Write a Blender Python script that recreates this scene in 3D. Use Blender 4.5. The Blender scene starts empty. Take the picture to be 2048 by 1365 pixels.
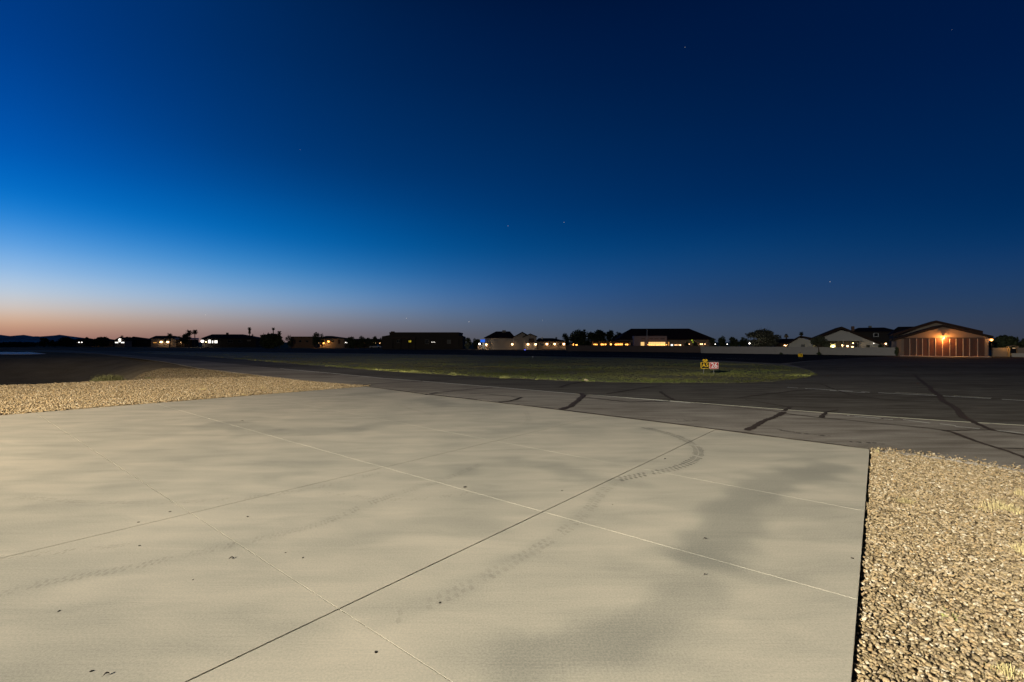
import bpy, math, random
import numpy as np
from mathutils import Vector, Matrix
random.seed(7); RNG = np.random.default_rng(7)
sc = bpy.context.scene
COL = sc.collection
# ---------------------------------------------------------------- camera model
F, CX, YH, H = 960.0, 1024.0, 685.0, 2.4      # focal length / centre / horizon in photo pixels, eye height in m
def G(px, py, z=0.0):
    D = F * (H - z) / (py - YH)
    return ((px - CX) / F * D, D)
cam = bpy.data.cameras.new('camera'); co = bpy.data.objects.new('camera', cam); COL.objects.link(co)
cam.sensor_width = 36; cam.lens = 36 * F / 2048; cam.shift_y = 2.5 / 2048
cam.clip_start = 0.1; cam.clip_end = 60000
co.location = (0, 0, H); co.rotation_euler = (math.pi / 2, 0, 0)
sc.camera = co
sc.view_settings.view_transform = 'Standard'; sc.view_settings.look = 'None'
sc.view_settings.exposure = 0; sc.view_settings.gamma = 1
def lin(c):
    return tuple(((v / 255) / 12.92 if v <= 10 else ((v / 255 + .055) / 1.055) ** 2.4) for v in c)

# ---------------------------------------------------------------- materials
def nodes(name):
    m = bpy.data.materials.new(name); m.use_nodes = True
    return m, m.node_tree.nodes, m.node_tree.links
def mat(name, c, rough=.85, var=.25, scale=3.0, bump=0.0, spec=.3, metal=0, detail=6, bscale=None, streak=None):
    """painted / stucco / mineral surface: base colour modulated by noise, with optional bump"""
    m, N, L = nodes(name); b = N['Principled BSDF']
    tc = N.new('ShaderNodeTexCoord'); no = N.new('ShaderNodeTexNoise')
    no.inputs['Scale'].default_value = scale; no.inputs['Detail'].default_value = detail
    src = tc.outputs['Object']
    if streak:
        mp = N.new('ShaderNodeMapping'); mp.inputs['Scale'].default_value = streak
        L.new(src, mp.inputs[0]); L.new(mp.outputs[0], no.inputs['Vector'])
    else: L.new(src, no.inputs['Vector'])
    mx = N.new('ShaderNodeMix'); mx.data_type = 'RGBA'
    mx.inputs[6].default_value = (*[v * (1 - var) for v in c], 1)
    mx.inputs[7].default_value = (*[min(1, v * (1 + var)) for v in c], 1)
    L.new(no.outputs[0], mx.inputs[0]); L.new(mx.outputs[2], b.inputs['Base Color'])
    b.inputs['Roughness'].default_value = rough; b.inputs['Specular IOR Level'].default_value = spec
    b.inputs['Metallic'].default_value = metal
    if bump:
        n2 = N.new('ShaderNodeTexNoise'); n2.inputs['Scale'].default_value = bscale or scale * 6
        L.new(src, n2.inputs['Vector'])
        bp = N.new('ShaderNodeBump'); bp.inputs['Strength'].default_value = bump; bp.inputs['Distance'].default_value = .02
        L.new(n2.outputs[0], bp.inputs['Height']); L.new(bp.outputs[0], b.inputs['Normal'])
    return m
def emit(name, c, s):
    m, N, L = nodes(name); b = N['Principled BSDF']
    b.inputs['Base Color'].default_value = (*c, 1); b.inputs['Emission Color'].default_value = (*c, 1)
    b.inputs['Emission Strength'].default_value = s
    return m
def attrmat(name, rough=.9, spec=.15, trans=0):
    m, N, L = nodes(name); b = N['Principled BSDF']
    a = N.new('ShaderNodeAttribute'); a.attribute_name = 'tint'
    L.new(a.outputs['Color'], b.inputs['Base Color'])
    b.inputs['Roughness'].default_value = rough; b.inputs['Specular IOR Level'].default_value = spec
    return m

# ---------------------------------------------------------------- mesh builder
def tag(o, label=None, cat=None, group=None, kind=None):
    if label: o['label'] = label
    if cat: o['category'] = cat
    if group: o['group'] = group
    if kind: o['kind'] = kind
    return o
def link(name, v, f, m, parent=None, smooth=False):
    me = bpy.data.meshes.new(name); me.from_pydata(v, [], f); me.update()
    if smooth: me.polygons.foreach_set('use_smooth', [True] * len(me.polygons))
    if m: me.materials.append(m)
    o = bpy.data.objects.new(name, me); COL.objects.link(o)
    if parent: o.parent = parent
    return o
class MB:
    def __init__(s): s.v = []; s.f = []
    def add(s, v, f):
        n = len(s.v); s.v += [tuple(p) for p in v]; s.f += [tuple(n + i for i in q) for q in f]; return s
    def box(s, x0, x1, y0, y1, z0, z1):
        return s.add([(x0,y0,z0),(x1,y0,z0),(x1,y1,z0),(x0,y1,z0),(x0,y0,z1),(x1,y0,z1),(x1,y1,z1),(x0,y1,z1)],
                     [(0,3,2,1),(4,5,6,7),(0,1,5,4),(1,2,6,5),(2,3,7,6),(3,0,4,7)])
    def prism(s, poly, y0, y1):          # polygon of (x,z), anticlockwise seen from -y
        n = len(poly)
        v = [(x, y0, z) for x, z in poly] + [(x, y1, z) for x, z in poly]
        return s.add(v, [tuple(range(n)), tuple(range(2*n-1, n-1, -1))] + [(i, n+i, n+(i+1)%n, (i+1)%n) for i in range(n)])
    def tube(s, p, q, r0, r1=None, n=8):
        r1 = r0 if r1 is None else r1
        p = Vector(p); q = Vector(q); d = (q - p).normalized()
        a = d.orthogonal().normalized(); b = d.cross(a)
        v = []
        for c, r in ((p, r0), (q, r1)):
            for i in range(n):
                t = 2*math.pi*i/n; v.append(c + a*(math.cos(t)*r) + b*(math.sin(t)*r))
        return s.add(v, [(i, (i+1)%n, n+(i+1)%n, n+i) for i in range(n)] + [tuple(range(n-1,-1,-1)), tuple(range(n, 2*n))])
    def ball(s, c, rx, ry, rz, nu=12, nv=8):
        v = [(c[0], c[1], c[2]-rz)]
        for j in range(1, nv):
            t = -math.pi/2 + math.pi*j/nv
            for i in range(nu):
                a = 2*math.pi*i/nu; v.append((c[0]+rx*math.cos(t)*math.cos(a), c[1]+ry*math.cos(t)*math.sin(a), c[2]+rz*math.sin(t)))
        v.append((c[0], c[1], c[2]+rz)); f = []
        for i in range(nu):
            f.append((0, 1+(i+1)%nu, 1+i)); k = 1+(nv-2)*nu
            f.append((k+i, k+(i+1)%nu, len(v)-1))
        for j in range(nv-2):
            for i in range(nu): f.append((1+j*nu+i, 1+j*nu+(i+1)%nu, 1+(j+1)*nu+(i+1)%nu, 1+(j+1)*nu+i))
        return s.add(v, f)
    def build(s, name, m, parent=None, smooth=False): return link(name, s.v, s.f, m, parent, smooth)
def empty(name, loc, rz=0, label=None, cat=None, group=None):
    o = bpy.data.objects.new(name, None); COL.objects.link(o); o.location = loc; o.rotation_euler = (0, 0, rz)
    o.empty_display_size = .2
    return tag(o, label, cat, group)
def numesh(name, verts, loops, nper, m, parent=None, tint=None):
    """fast mesh: verts (n,3); faces all with nper corners in loops (k,nper)"""
    me = bpy.data.meshes.new(name); k = len(loops)
    me.vertices.add(len(verts)); me.vertices.foreach_set('co', verts.astype(np.float32).ravel())
    me.loops.add(k*nper); me.loops.foreach_set('vertex_index', loops.astype(np.int32).ravel())
    me.polygons.add(k); me.polygons.foreach_set('loop_start', np.arange(0, k*nper, nper, dtype=np.int32))
    me.update(calc_edges=True)
    me.polygons.foreach_set('use_smooth', np.zeros(k, dtype=bool))
    if tint is not None:
        a = me.color_attributes.new('tint', 'FLOAT_COLOR', 'POINT')
        a.data.foreach_set('color', np.hstack([tint, np.ones((len(tint), 1))]).astype(np.float32).ravel())
    me.materials.append(m)
    o = bpy.data.objects.new(name, me); COL.objects.link(o)
    if parent: o.parent = parent
    return o

# ---------------------------------------------------------------- dusk sky
w = bpy.data.worlds.new('World'); sc.world = w; w.use_nodes = True
N = w.node_tree.nodes; L = w.node_tree.links; N.clear()
out = N.new('ShaderNodeOutputWorld'); bg = N.new('ShaderNodeBackground'); L.new(bg.outputs[0], out.inputs[0])
tc = N.new('ShaderNodeTexCoord'); sp = N.new('ShaderNodeSeparateXYZ'); L.new(tc.outputs['Generated'], sp.inputs[0])
az = N.new('ShaderNodeMath'); az.operation = 'ARCTAN2'; L.new(sp.outputs[0], az.inputs[0]); L.new(sp.outputs[1], az.inputs[1])
YS = [0, 100, 200, 300, 400, 450, 500, 550, 600, 640, 672]
SKY = {
 30:  [(0,54,124),(0,62,140),(0,74,158),(0,87,177),(0,115,205),(40,138,218),(103,166,227),(155,192,230),(205,212,218),(213,172,140),(170,122,108)],
 510: [(0,38,88),(0,43,98),(0,50,110),(0,57,121),(0,80,155),(0,98,175),(10,112,188),(80,145,203),(135,168,204),(158,148,148),(128,106,106)],
 1030:[(0,23,63),(0,27,70),(0,34,80),(0,42,92),(0,51,107),(0,61,120),(0,71,131),(28,84,142),(60,97,146),(78,96,122),(82,86,98)],
 1530:[(0,21,60),(0,25,66),(0,30,73),(0,35,82),(0,42,92),(0,50,104),(8,60,112),(26,65,112),(40,66,104),(56,73,98),(60,70,88)],
 2018:[(0,23,63),(0,26,70),(0,31,75),(0,36,82),(0,41,89),(0,47,96),(10,54,103),(28,60,102),(38,62,95),(50,63,86),(56,62,78)]}
SP = [0, .012, .03, .05, .075, .105, .14, .18, .22, .27, .33, .40, .48, .58]
cols_ = []
for px, cc in SKY.items():
    a = math.atan((px - CX) / F); sx_ = []
    for y in YS: t = (YH - y) / F * math.cos(a); sx_.append(t / math.sqrt(1 + t*t))
    A_ = np.array(cc, float)[::-1]; sx_ = sx_[::-1]
    cols_.append(np.stack([np.interp(SP, [0.0]+sx_, np.concatenate([[A_[0, k]*.95], A_[:, k]])) for k in range(3)], 1))
cols_ = np.array(cols_); azs = np.array([math.atan((px - CX) / F) for px in SKY])
mm_ = np.gradient(cols_, azs, axis=0)
ramps = []
for a in np.linspace(azs[0], azs[-1], 13):
    i_ = min(len(azs)-2, max(0, int(np.searchsorted(azs, a, 'right')-1))); hh_ = azs[i_+1]-azs[i_]; t = (a-azs[i_])/hh_
    cv = (2*t**3-3*t**2+1)*cols_[i_]+(t**3-2*t*t+t)*hh_*mm_[i_]+(-2*t**3+3*t*t)*cols_[i_+1]+(t**3-t*t)*hh_*mm_[i_+1]
    cv = np.clip(cv, 0, 255)
    rp = N.new('ShaderNodeValToRGB'); L.new(sp.outputs[2], rp.inputs[0]); cr = rp.color_ramp; cr.interpolation = 'B_SPLINE'
    st = [(p_, lin(c_)) for p_, c_ in zip(SP, cv)]; z = [v*.2 for v in st[-1][1]]; st += [(.70, z), (1.0, [v*.8 for v in z])]
    cr.elements[0].position = st[0][0]; cr.elements[0].color = (*st[0][1], 1)
    cr.elements[1].position = st[-1][0]; cr.elements[1].color = (*st[-1][1], 1)
    for p, c in st[1:-1]:
        e = cr.elements.new(p); e.color = (*c, 1)
    ramps.append((a, rp.outputs[0]))
east = N.new('ShaderNodeRGB'); east.outputs[0].default_value = (.002, .006, .02, 1)
seq = [(-2.1, east.outputs[0]), (-1.15, ramps[0][1])] + ramps + [(1.45, east.outputs[0])]
cur = seq[0][1]
for (a0, _), (a1, o1) in zip(seq, seq[1:]):
    mr = N.new('ShaderNodeMapRange'); L.new(az.outputs[0], mr.inputs[0])
    mr.inputs[1].default_value = a0; mr.inputs[2].default_value = a1
    mx = N.new('ShaderNodeMix'); mx.data_type = 'RGBA'; L.new(mr.outputs[0], mx.inputs[0])
    L.new(cur, mx.inputs[6]); L.new(o1, mx.inputs[7]); cur = mx.outputs[2]
st = N.new('ShaderNodeTexSky'); st.sky_type = 'NISHITA'; st.sun_disc = False
st.sun_elevation = math.radians(-6); st.sun_rotation = math.radians(-62)
sm = N.new('ShaderNodeVectorMath'); sm.operation = 'SCALE'; sm.inputs['Scale'].default_value = .02; L.new(st.outputs[0], sm.inputs[0])
ad = N.new('ShaderNodeVectorMath'); ad.operation = 'ADD'; L.new(cur, ad.inputs[0]); L.new(sm.outputs[0], ad.inputs[1])
L.new(ad.outputs[0], bg.inputs[0]); bg.inputs[1].default_value = 1.0

# ---------------------------------------------------------------- the flood lamps of the hangar behind the camera
dA = Vector((.606, .795, 0)); nA = Vector((.795, -.606, 0))       # slab axes
def spot(name, loc, aim, power, col, size, blend, r=.12):
    l = bpy.data.lights.new(name, 'SPOT'); l.energy = power; l.color = col; l.spot_size = math.radians(size); l.spot_blend = blend
    l.shadow_soft_size = r
    o = bpy.data.objects.new(name, l); COL.objects.link(o); o.location = loc
    o.rotation_euler = (Vector(aim) - Vector(loc)).to_track_quat('-Z', 'Y').to_euler(); return o
FLOC = (-18.0, -13.0, 11.0)
for k_, (a_, p_, s_, e_) in enumerate(((-15,-8,60,1344), (65,-8,60,1297), (45,-8,60,1230), (-15,-22,80,1087), (5,-30,60,1041), (25,-8,60,959), (65,-8,80,497))):
    ar, pr = math.radians(a_), math.radians(p_); lc = (FLOC[0]+.05*k_*.6, FLOC[1]-.05*k_*.8, FLOC[2])
    spot('flood_light', lc, (lc[0]+math.sin(ar)*math.cos(pr), lc[1]+math.cos(ar)*math.cos(pr), lc[2]+math.sin(pr)), e_*43, (1.0, .88, .68) if a_ < 20 else (1.0, .95, .81), s_, 1.0, .08)
def point(name, loc, power, col, r=.05, parent=None):
    l = bpy.data.lights.new(name, 'POINT'); l.energy = power; l.color = col; l.shadow_soft_size = r
    o = bpy.data.objects.new(name, l); COL.objects.link(o); o.location = loc
    if parent: o.parent = parent
    return o

# ---------------------------------------------------------------- terrain
def sstep(t): t = np.clip(t, 0, 1); return t*t*(3-2*t)
gA = np.array(G(0, 773)); gB = np.array(G(530, 755)); gd = (gB-gA)/np.linalg.norm(gB-gA); gn = np.array([-gd[1], gd[0]])
def ground_z(x, y):
    d = (x-gA[0])*gn[0] + (y-gA[1])*gn[1]
    px = CX + F*x/np.maximum(y, 1)
    wgt = sstep((330-px)/230) * (y > 5)
    dr = 2.6*sstep(d/8)*(1-sstep((d-45)/25))*wgt
    n = .03*np.sin(x*.7+1.3*np.sin(y*.31))*np.sin(y*.9+x*.2)
    return -.07 - .08*(np.hypot(x, y) < 22) - dr + n*(np.hypot(x, y) > 30)*0.6 - .03*(np.hypot(x, y) > 30)
def axis(lo, hi, step, far):
    a = list(np.arange(lo, hi+.01, step)); g = step
    up = []; c = hi
    while c < far: g *= 1.35; c += g; up.append(c)
    g = step; dn = []; c = lo
    while c > -far: g *= 1.35; c -= g; dn.append(c)
    return np.array(dn[::-1] + a + up)
xs = axis(-70, 90, 1.0, 14000); ys = axis(-20, 120, 1.0, 14000)
X, Y = np.meshgrid(xs, ys); Z = ground_z(X, Y)
V = np.stack([X.ravel(), Y.ravel(), Z.ravel()], 1); nx = len(xs)
I = np.arange(len(ys)-1)[:, None]*nx + np.arange(nx-1)[None]
Q = np.stack([I, I+1, I+nx+1, I+nx], -1).reshape(-1, 4)
def dirt_mat():
    m, N, L = nodes('desert dirt'); b = N['Principled BSDF']
    tc = N.new('ShaderNodeTexCoord'); n1 = N.new('ShaderNodeTexNoise'); n1.inputs['Scale'].default_value = .35; n1.inputs['Detail'].default_value = 9
    n2 = N.new('ShaderNodeTexNoise'); n2.inputs['Scale'].default_value = 9; n2.inputs['Detail'].default_value = 8
    for n in (n1, n2): L.new(tc.outputs['Object'], n.inputs['Vector'])
    r = N.new('ShaderNodeValToRGB'); e = r.color_ramp.elements
    e[0].position = .3; e[0].color = (.17, .13, .08, 1); e[1].position = .72; e[1].color = (.36, .29, .19, 1)
    mm = N.new('ShaderNodeMath'); mm.operation = 'MULTIPLY_ADD'; mm.inputs[1].default_value = .55; L.new(n2.outputs[0], mm.inputs[0])
    m3 = N.new('ShaderNodeMath'); m3.operation = 'MULTIPLY'; m3.inputs[1].default_value = .5; L.new(n1.outputs[0], m3.inputs[0]); L.new(m3.outputs[0], mm.inputs[2])
    L.new(mm.outputs[0], r.inputs[0]); L.new(r.outputs[0], b.inputs['Base Color'])
    b.inputs['Roughness'].default_value = 1; b.inputs['Specular IOR Level'].default_value = .0
    bp = N.new('ShaderNodeBump'); bp.inputs['Strength'].default_value = .8; bp.inputs['Distance'].default_value = .06
    L.new(n2.outputs[0], bp.inputs['Height']); L.new(bp.outputs[0], b.inputs['Normal'])
    return m
g = numesh('ground', V, Q, 4, dirt_mat()); tag(g, kind='structure')

# ---------------------------------------------------------------- sheets: asphalt
def inpoly(P, poly):
    x, y = P[:, 0], P[:, 1]; c = np.zeros(len(P), bool); n = len(poly)
    for i in range(n):
        x0, y0 = poly[i]; x1, y1 = poly[(i+1) % n]
        t = ((y0 > y) != (y1 > y)) & (x < (x1-x0)*(y-y0)/((y1-y0) if y1 != y0 else 1e-9)+x0); c ^= t
    return c
def sheet(name, poly, z, m, thick=0, kind='structure'):
    from mathutils.geometry import tessellate_polygon
    poly = [tuple(map(float, p)) for p in poly]
    if sum(a[0]*b[1]-b[0]*a[1] for a, b in zip(poly, poly[1:]+poly[:1])) < 0: poly = poly[::-1]
    n = len(poly); tris = []
    for a, b, c in tessellate_polygon([[Vector((x, y, 0)) for x, y in poly]]):
        ar = (poly[b][0]-poly[a][0])*(poly[c][1]-poly[a][1])-(poly[c][0]-poly[a][0])*(poly[b][1]-poly[a][1])
        tris.append((a, b, c) if ar > 0 else (a, c, b))
    v = [(x, y, z) for x, y in poly]
    if thick:
        v += [(x, y, z-thick) for x, y in poly]; tris += [(n+i, n+(i+1) % n, (i+1) % n, i) for i in range(n)]
    o = link(name, v, tris, m); tag(o, kind=kind); return o
def asphalt_mat(name='weathered asphalt', c0=(.145, .123, .100), c1=(.31, .277, .23)):
    m, N, L = nodes(name); b = N['Principled BSDF']
    tc = N.new('ShaderNodeTexCoord')
    def noise(s, d, sc3=None):
        n = N.new('ShaderNodeTexNoise'); n.inputs['Scale'].default_value = s; n.inputs['Detail'].default_value = d
        if sc3:
            mp = N.new('ShaderNodeMapping'); mp.inputs['Rotation'].default_value = (0, 0, .87); mp.inputs['Scale'].default_value = sc3
            L.new(tc.outputs['Object'], mp.inputs[0]); L.new(mp.outputs[0], n.inputs['Vector'])
        else: L.new(tc.outputs['Object'], n.inputs['Vector'])
        return n
    big = noise(.16, 5, (.35, 1.6, 1)); fine = noise(60, 4); med = noise(1.1, 7, (.5, 2.2, 1))
    a = N.new('ShaderNodeMath'); a.operation = 'MULTIPLY_ADD'; a.inputs[1].default_value = .5; L.new(med.outputs[0], a.inputs[0])
    h = N.new('ShaderNodeMath'); h.operation = 'MULTIPLY'; h.inputs[1].default_value = .5; L.new(big.outputs[0], h.inputs[0]); L.new(h.outputs[0], a.inputs[2])
    r = N.new('ShaderNodeValToRGB'); e = r.color_ramp.elements
    e[0].position = .36; e[0].color = (*c0, 1); e[1].position = .62; e[1].color = (*c1, 1)
    L.new(a.outputs[0], r.inputs[0])
    mx = N.new('ShaderNodeMix'); mx.data_type = 'RGBA'; mx.blend_type = 'OVERLAY'; mx.inputs[0].default_value = .55
    L.new(r.outputs[0], mx.inputs[6]); L.new(fine.outputs[0], mx.inputs[7]); L.new(mx.outputs[2], b.inputs['Base Color'])
    b.inputs['Roughness'].default_value = 1; b.inputs['Specular IOR Level'].default_value = .04
    bp = N.new('ShaderNodeBump'); bp.inputs['Strength'].default_value = .35; bp.inputs['Distance'].default_value = .01
    L.new(fine.outputs[0], bp.inputs['Height']); L.new(bp.outputs[0], b.inputs['Normal'])
    return m
ASPH = asphalt_mat()
ZA = -.012
near = [(-900,694.5),(0,701),(200,708),(330,724),(400,737),(440,742),(512,750),(620,763),(735,773),(1120,819),(1430,858),(1740,897),(1800,904),(1900,918),(2048,941),(2300,992)]
poly = [G(*p, ZA) for p in near] + [(60, 2), (160, 40), (260, 92), (150, 96), (60, 118), (0, 133), (-120, 150), (-330, 225)]
taxi = sheet('taxiway', poly, ZA, ASPH, .06)
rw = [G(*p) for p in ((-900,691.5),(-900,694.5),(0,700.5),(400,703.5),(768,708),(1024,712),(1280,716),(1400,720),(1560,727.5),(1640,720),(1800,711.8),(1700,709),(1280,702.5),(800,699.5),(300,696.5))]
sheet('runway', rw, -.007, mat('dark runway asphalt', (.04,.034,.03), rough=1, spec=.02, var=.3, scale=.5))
lane = sheet('taxiway_dim_lane', [G(*p, ZA+.002) for p in ((200,706),(400,722),(560,737.5),(768,757),(960,772),(1150,788),(1380,806),(1640,825),(1900,842.5),(2048,851),(2300,868),(2600,713.6),(1900,713.3),(1800,712.6),(1700,716),(1640,720),(1575,728),(1618,740),(1632,747),(1600,744),(1300,755),(1000,748),(768,738),(500,717),(250,701.5),(60,695.5))], ZA+.002, asphalt_mat('dimmed asphalt lane', (.065,.055,.044), (.15,.135,.112)))  # darker asphalt past the main line; light falloff also put into its colour
# far runway beyond the median is part of the same pavement; pale pad at the far left
pad = sheet('concrete_pad', [G(-300,705), G(58,704.2), G(92,708.2), G(60,709), G(-300,709)], -.0, mat('pad concrete', (.62,.5,.42), rough=.5, spec=.3, var=.1), .05)

# ---------------------------------------------------------------- concrete slab in panels with real joints
def cross(a, b, c, d):
    a, b, c, d = map(lambda p: np.array(p, float), (a, b, c, d))
    r = b-a; s = d-c; t = ((c-a)[0]*s[1]-(c-a)[1]*s[0])/(r[0]*s[1]-r[1]*s[0]); return a+r*t
Al = [(G(735,773), G(0,831)), (G(1060,866), G(0,1117)), (G(1430,860), G(370,1365)), (G(1740,897), G(1705,1365))]
P1, P2 = G(735,773), G(1740,897)
b2 = (G(420,838), G(1710,1198)); b1 = (G(80,832), G(905,1365)); b3 = (G(1480,975), G(1720,1020.5))
def shift(l, k): return tuple((p[0]-dA.x*k, p[1]-dA.y*k) for p in l)
Bl = [(P1, P2), b3, b2, b1] + [shift(b1, 4.3*i) for i in range(1, 6)]
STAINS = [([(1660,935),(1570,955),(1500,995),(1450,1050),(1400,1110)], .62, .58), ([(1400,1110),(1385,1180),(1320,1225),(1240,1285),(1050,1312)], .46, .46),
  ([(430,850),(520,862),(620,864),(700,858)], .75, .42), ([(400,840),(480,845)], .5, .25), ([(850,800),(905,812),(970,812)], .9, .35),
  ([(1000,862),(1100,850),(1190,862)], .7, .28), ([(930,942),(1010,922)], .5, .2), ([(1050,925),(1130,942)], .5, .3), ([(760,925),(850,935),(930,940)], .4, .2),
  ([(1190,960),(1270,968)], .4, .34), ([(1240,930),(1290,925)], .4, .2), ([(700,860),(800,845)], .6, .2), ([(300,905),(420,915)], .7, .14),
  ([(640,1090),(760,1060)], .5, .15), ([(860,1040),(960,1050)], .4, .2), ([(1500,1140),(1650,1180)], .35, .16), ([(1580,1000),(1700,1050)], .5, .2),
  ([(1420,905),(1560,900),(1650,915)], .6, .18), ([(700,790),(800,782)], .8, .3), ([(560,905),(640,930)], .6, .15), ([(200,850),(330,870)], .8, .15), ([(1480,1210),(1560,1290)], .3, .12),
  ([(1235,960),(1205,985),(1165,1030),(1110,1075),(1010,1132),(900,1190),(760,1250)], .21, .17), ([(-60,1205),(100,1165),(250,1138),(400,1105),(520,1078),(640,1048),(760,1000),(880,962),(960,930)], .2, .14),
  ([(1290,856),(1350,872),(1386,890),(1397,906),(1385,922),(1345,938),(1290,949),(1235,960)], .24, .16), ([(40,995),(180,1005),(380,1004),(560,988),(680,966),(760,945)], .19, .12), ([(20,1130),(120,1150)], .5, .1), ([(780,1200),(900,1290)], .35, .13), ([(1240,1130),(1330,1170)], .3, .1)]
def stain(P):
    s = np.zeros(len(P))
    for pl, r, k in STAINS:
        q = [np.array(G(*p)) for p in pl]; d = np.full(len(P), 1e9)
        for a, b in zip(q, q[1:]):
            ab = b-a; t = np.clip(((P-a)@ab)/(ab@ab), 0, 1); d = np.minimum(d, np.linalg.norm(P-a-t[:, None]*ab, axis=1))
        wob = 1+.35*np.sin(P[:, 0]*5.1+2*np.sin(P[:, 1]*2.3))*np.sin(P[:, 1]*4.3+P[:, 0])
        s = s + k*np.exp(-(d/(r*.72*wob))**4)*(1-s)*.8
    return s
def concrete_mat():
    m, N, L = nodes('broomed concrete'); b = N['Principled BSDF']
    tc = N.new('ShaderNodeTexCoord'); src = tc.outputs['Object']
    def noise(s, d, rot=None, sc3=None, dist=0):
        n = N.new('ShaderNodeTexNoise'); n.inputs['Scale'].default_value = s; n.inputs['Detail'].default_value = d; n.inputs['Distortion'].default_value = dist
        if sc3:
            mp = N.new('ShaderNodeMapping'); mp.inputs['Rotation'].default_value = (0, 0, rot or 0); mp.inputs['Scale'].default_value = sc3
            L.new(src, mp.inputs[0]); L.new(mp.outputs[0], n.inputs['Vector'])
        else: L.new(src, n.inputs['Vector'])
        return n.outputs[0]
    def math_(op, a, b_=None, c=None):
        n = N.new('ShaderNodeMath'); n.operation = op
        for i, v in enumerate((a, b_, c)):
            if v is None: continue
            if isinstance(v, (int, float)): n.inputs[i].default_value = v
            else: L.new(v, n.inputs[i])
        return n.outputs[0]
    big = noise(.42, 6, .6, (1, .55, 1), .5); med = noise(1.5, 8, -.12, (.42, 1.35, 1), .5); fine = noise(55, 5); speck = noise(190, 2)
    broom = noise(9, 3, .88, (.09, 7.0, 1)); patch = noise(.9, 3)
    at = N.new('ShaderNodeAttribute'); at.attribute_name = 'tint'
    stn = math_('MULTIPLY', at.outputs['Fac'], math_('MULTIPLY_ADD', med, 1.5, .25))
    v = math_('ADD', math_('MULTIPLY', math_('SUBTRACT', big, .5), .65), math_('MULTIPLY', math_('SUBTRACT', med, .5), 1.0))
    v = math_('ADD', v, math_('MULTIPLY', math_('SUBTRACT', fine, .5), .9))
    v = math_('ADD', v, math_('MULTIPLY', math_('SUBTRACT', speck, .5), .9))
    v = math_('ADD', v, math_('MULTIPLY', math_('SUBTRACT', broom, .5), .32))
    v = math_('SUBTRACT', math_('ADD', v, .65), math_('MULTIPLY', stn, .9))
    r = N.new('ShaderNodeValToRGB'); cr = r.color_ramp; e = cr.elements
    e[0].position = 0; e[0].color = (.225, .215, .175, 1); e[1].position = 1; e[1].color = (.56, .49, .375, 1)
    q = cr.elements.new(.5); q.color = (.40, .365, .285, 1)
    L.new(v, r.inputs[0]); L.new(r.outputs[0], b.inputs['Base Color'])
    b.inputs['Roughness'].default_value = .82; b.inputs['Specular IOR Level'].default_value = .25
    hh = math_('ADD', math_('MULTIPLY', broom, math_('MULTIPLY', patch, 1.0)), math_('MULTIPLY', fine, .35))
    bp = N.new('ShaderNodeBump'); bp.inputs['Strength'].default_value = .12; bp.inputs['Distance'].default_value = .006
    L.new(hh, bp.inputs['Height']); L.new(bp.outputs[0], b.inputs['Normal'])
    return m
CONC = concrete_mat()
slab = empty('concrete_slab', (0, 0, 0)); tag(slab, kind='structure')
def panel(q, gb=.003):          # q: corners tl,tr,br,bl (ground coords, far-left, far-right, near-right, near-left)
    q = [np.array(p) for p in q]; c = sum(q)/4
    def inset(da, db):
        n = 4; res = []
        for i in range(n):
            a, b, cc = q[i-1], q[i], q[(i+1) % n]
            def off(p, r):
                dd = da if abs(((r-p)/np.linalg.norm(r-p))@np.array([dA.x, dA.y])) > .7 else db
                t = (r-p)/np.linalg.norm(r-p); nn = np.array([-t[1], t[0]])
                if (c-p)@nn < 0: nn = -nn
                return p+nn*dd, r+nn*dd
            res.append(cross(*off(a, b), *off(b, cc)))
        return res
    outer, inner = inset(.0068, gb), inset(.0085, gb+.0009)
    W = max(2, int(np.linalg.norm(q[1]-q[0])/.11)); K = max(2, int(np.linalg.norm(q[3]-q[0])/.11))
    u = np.linspace(0, 1, W+1)[None, :, None]; t = np.linspace(0, 1, K+1)[:, None, None]
    P = ((inner[0]*(1-u)+inner[1]*u)*(1-t)+(inner[3]*(1-u)+inner[2]*u)*t).reshape(-1, 2)
    V = np.hstack([P, np.zeros((len(P), 1))]); n1 = W+1
    I = np.arange(K)[:, None]*n1+np.arange(W)[None]; Fq = np.stack([I, I+n1, I+n1+1, I+1], -1).reshape(-1, 4)
    ring = list(range(W+1)) + [j*n1+W for j in range(1, K+1)] + [K*n1+i for i in range(W-1, -1, -1)] + [j*n1 for j in range(K-1, 0, -1)]
    ui = u.ravel(); ti = t.ravel(); Po = ((outer[0]*(1-u)+outer[1]*u)*(1-t)+(outer[3]*(1-u)+outer[2]*u)*t).reshape(-1, 2)[ring]
    nb = len(V); nr = len(ring)
    V = np.vstack([V, np.hstack([Po, np.full((nr, 1), -.009)]), np.hstack([Po, np.full((nr, 1), -.14)])])
    F2 = []
    for i in range(nr):
        j = (i+1) % nr; F2.append((ring[i], ring[j], nb+j, nb+i)); F2.append((nb+i, nb+j, nb+nr+j, nb+nr+i))
    Fq = np.vstack([Fq, np.array(F2)])
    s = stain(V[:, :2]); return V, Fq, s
Vs, Fs, Ss, off = [], [], [], 0
for i in range(len(Al)-1):
    for j in range(len(Bl)-1):
        q = [cross(*Al[i], *Bl[j]), cross(*Al[i+1], *Bl[j]), cross(*Al[i+1], *Bl[j+1]), cross(*Al[i], *Bl[j+1])]
        V, Fq, s = panel(q, .0014 if j == 0 else .0036); Vs.append(V); Fs.append(Fq+off); Ss.append(s); off += len(V)
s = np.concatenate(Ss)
pn = numesh('panels', np.vstack(Vs), np.vstack(Fs), 4, CONC, slab, np.repeat(s[:, None], 3, 1))
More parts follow.
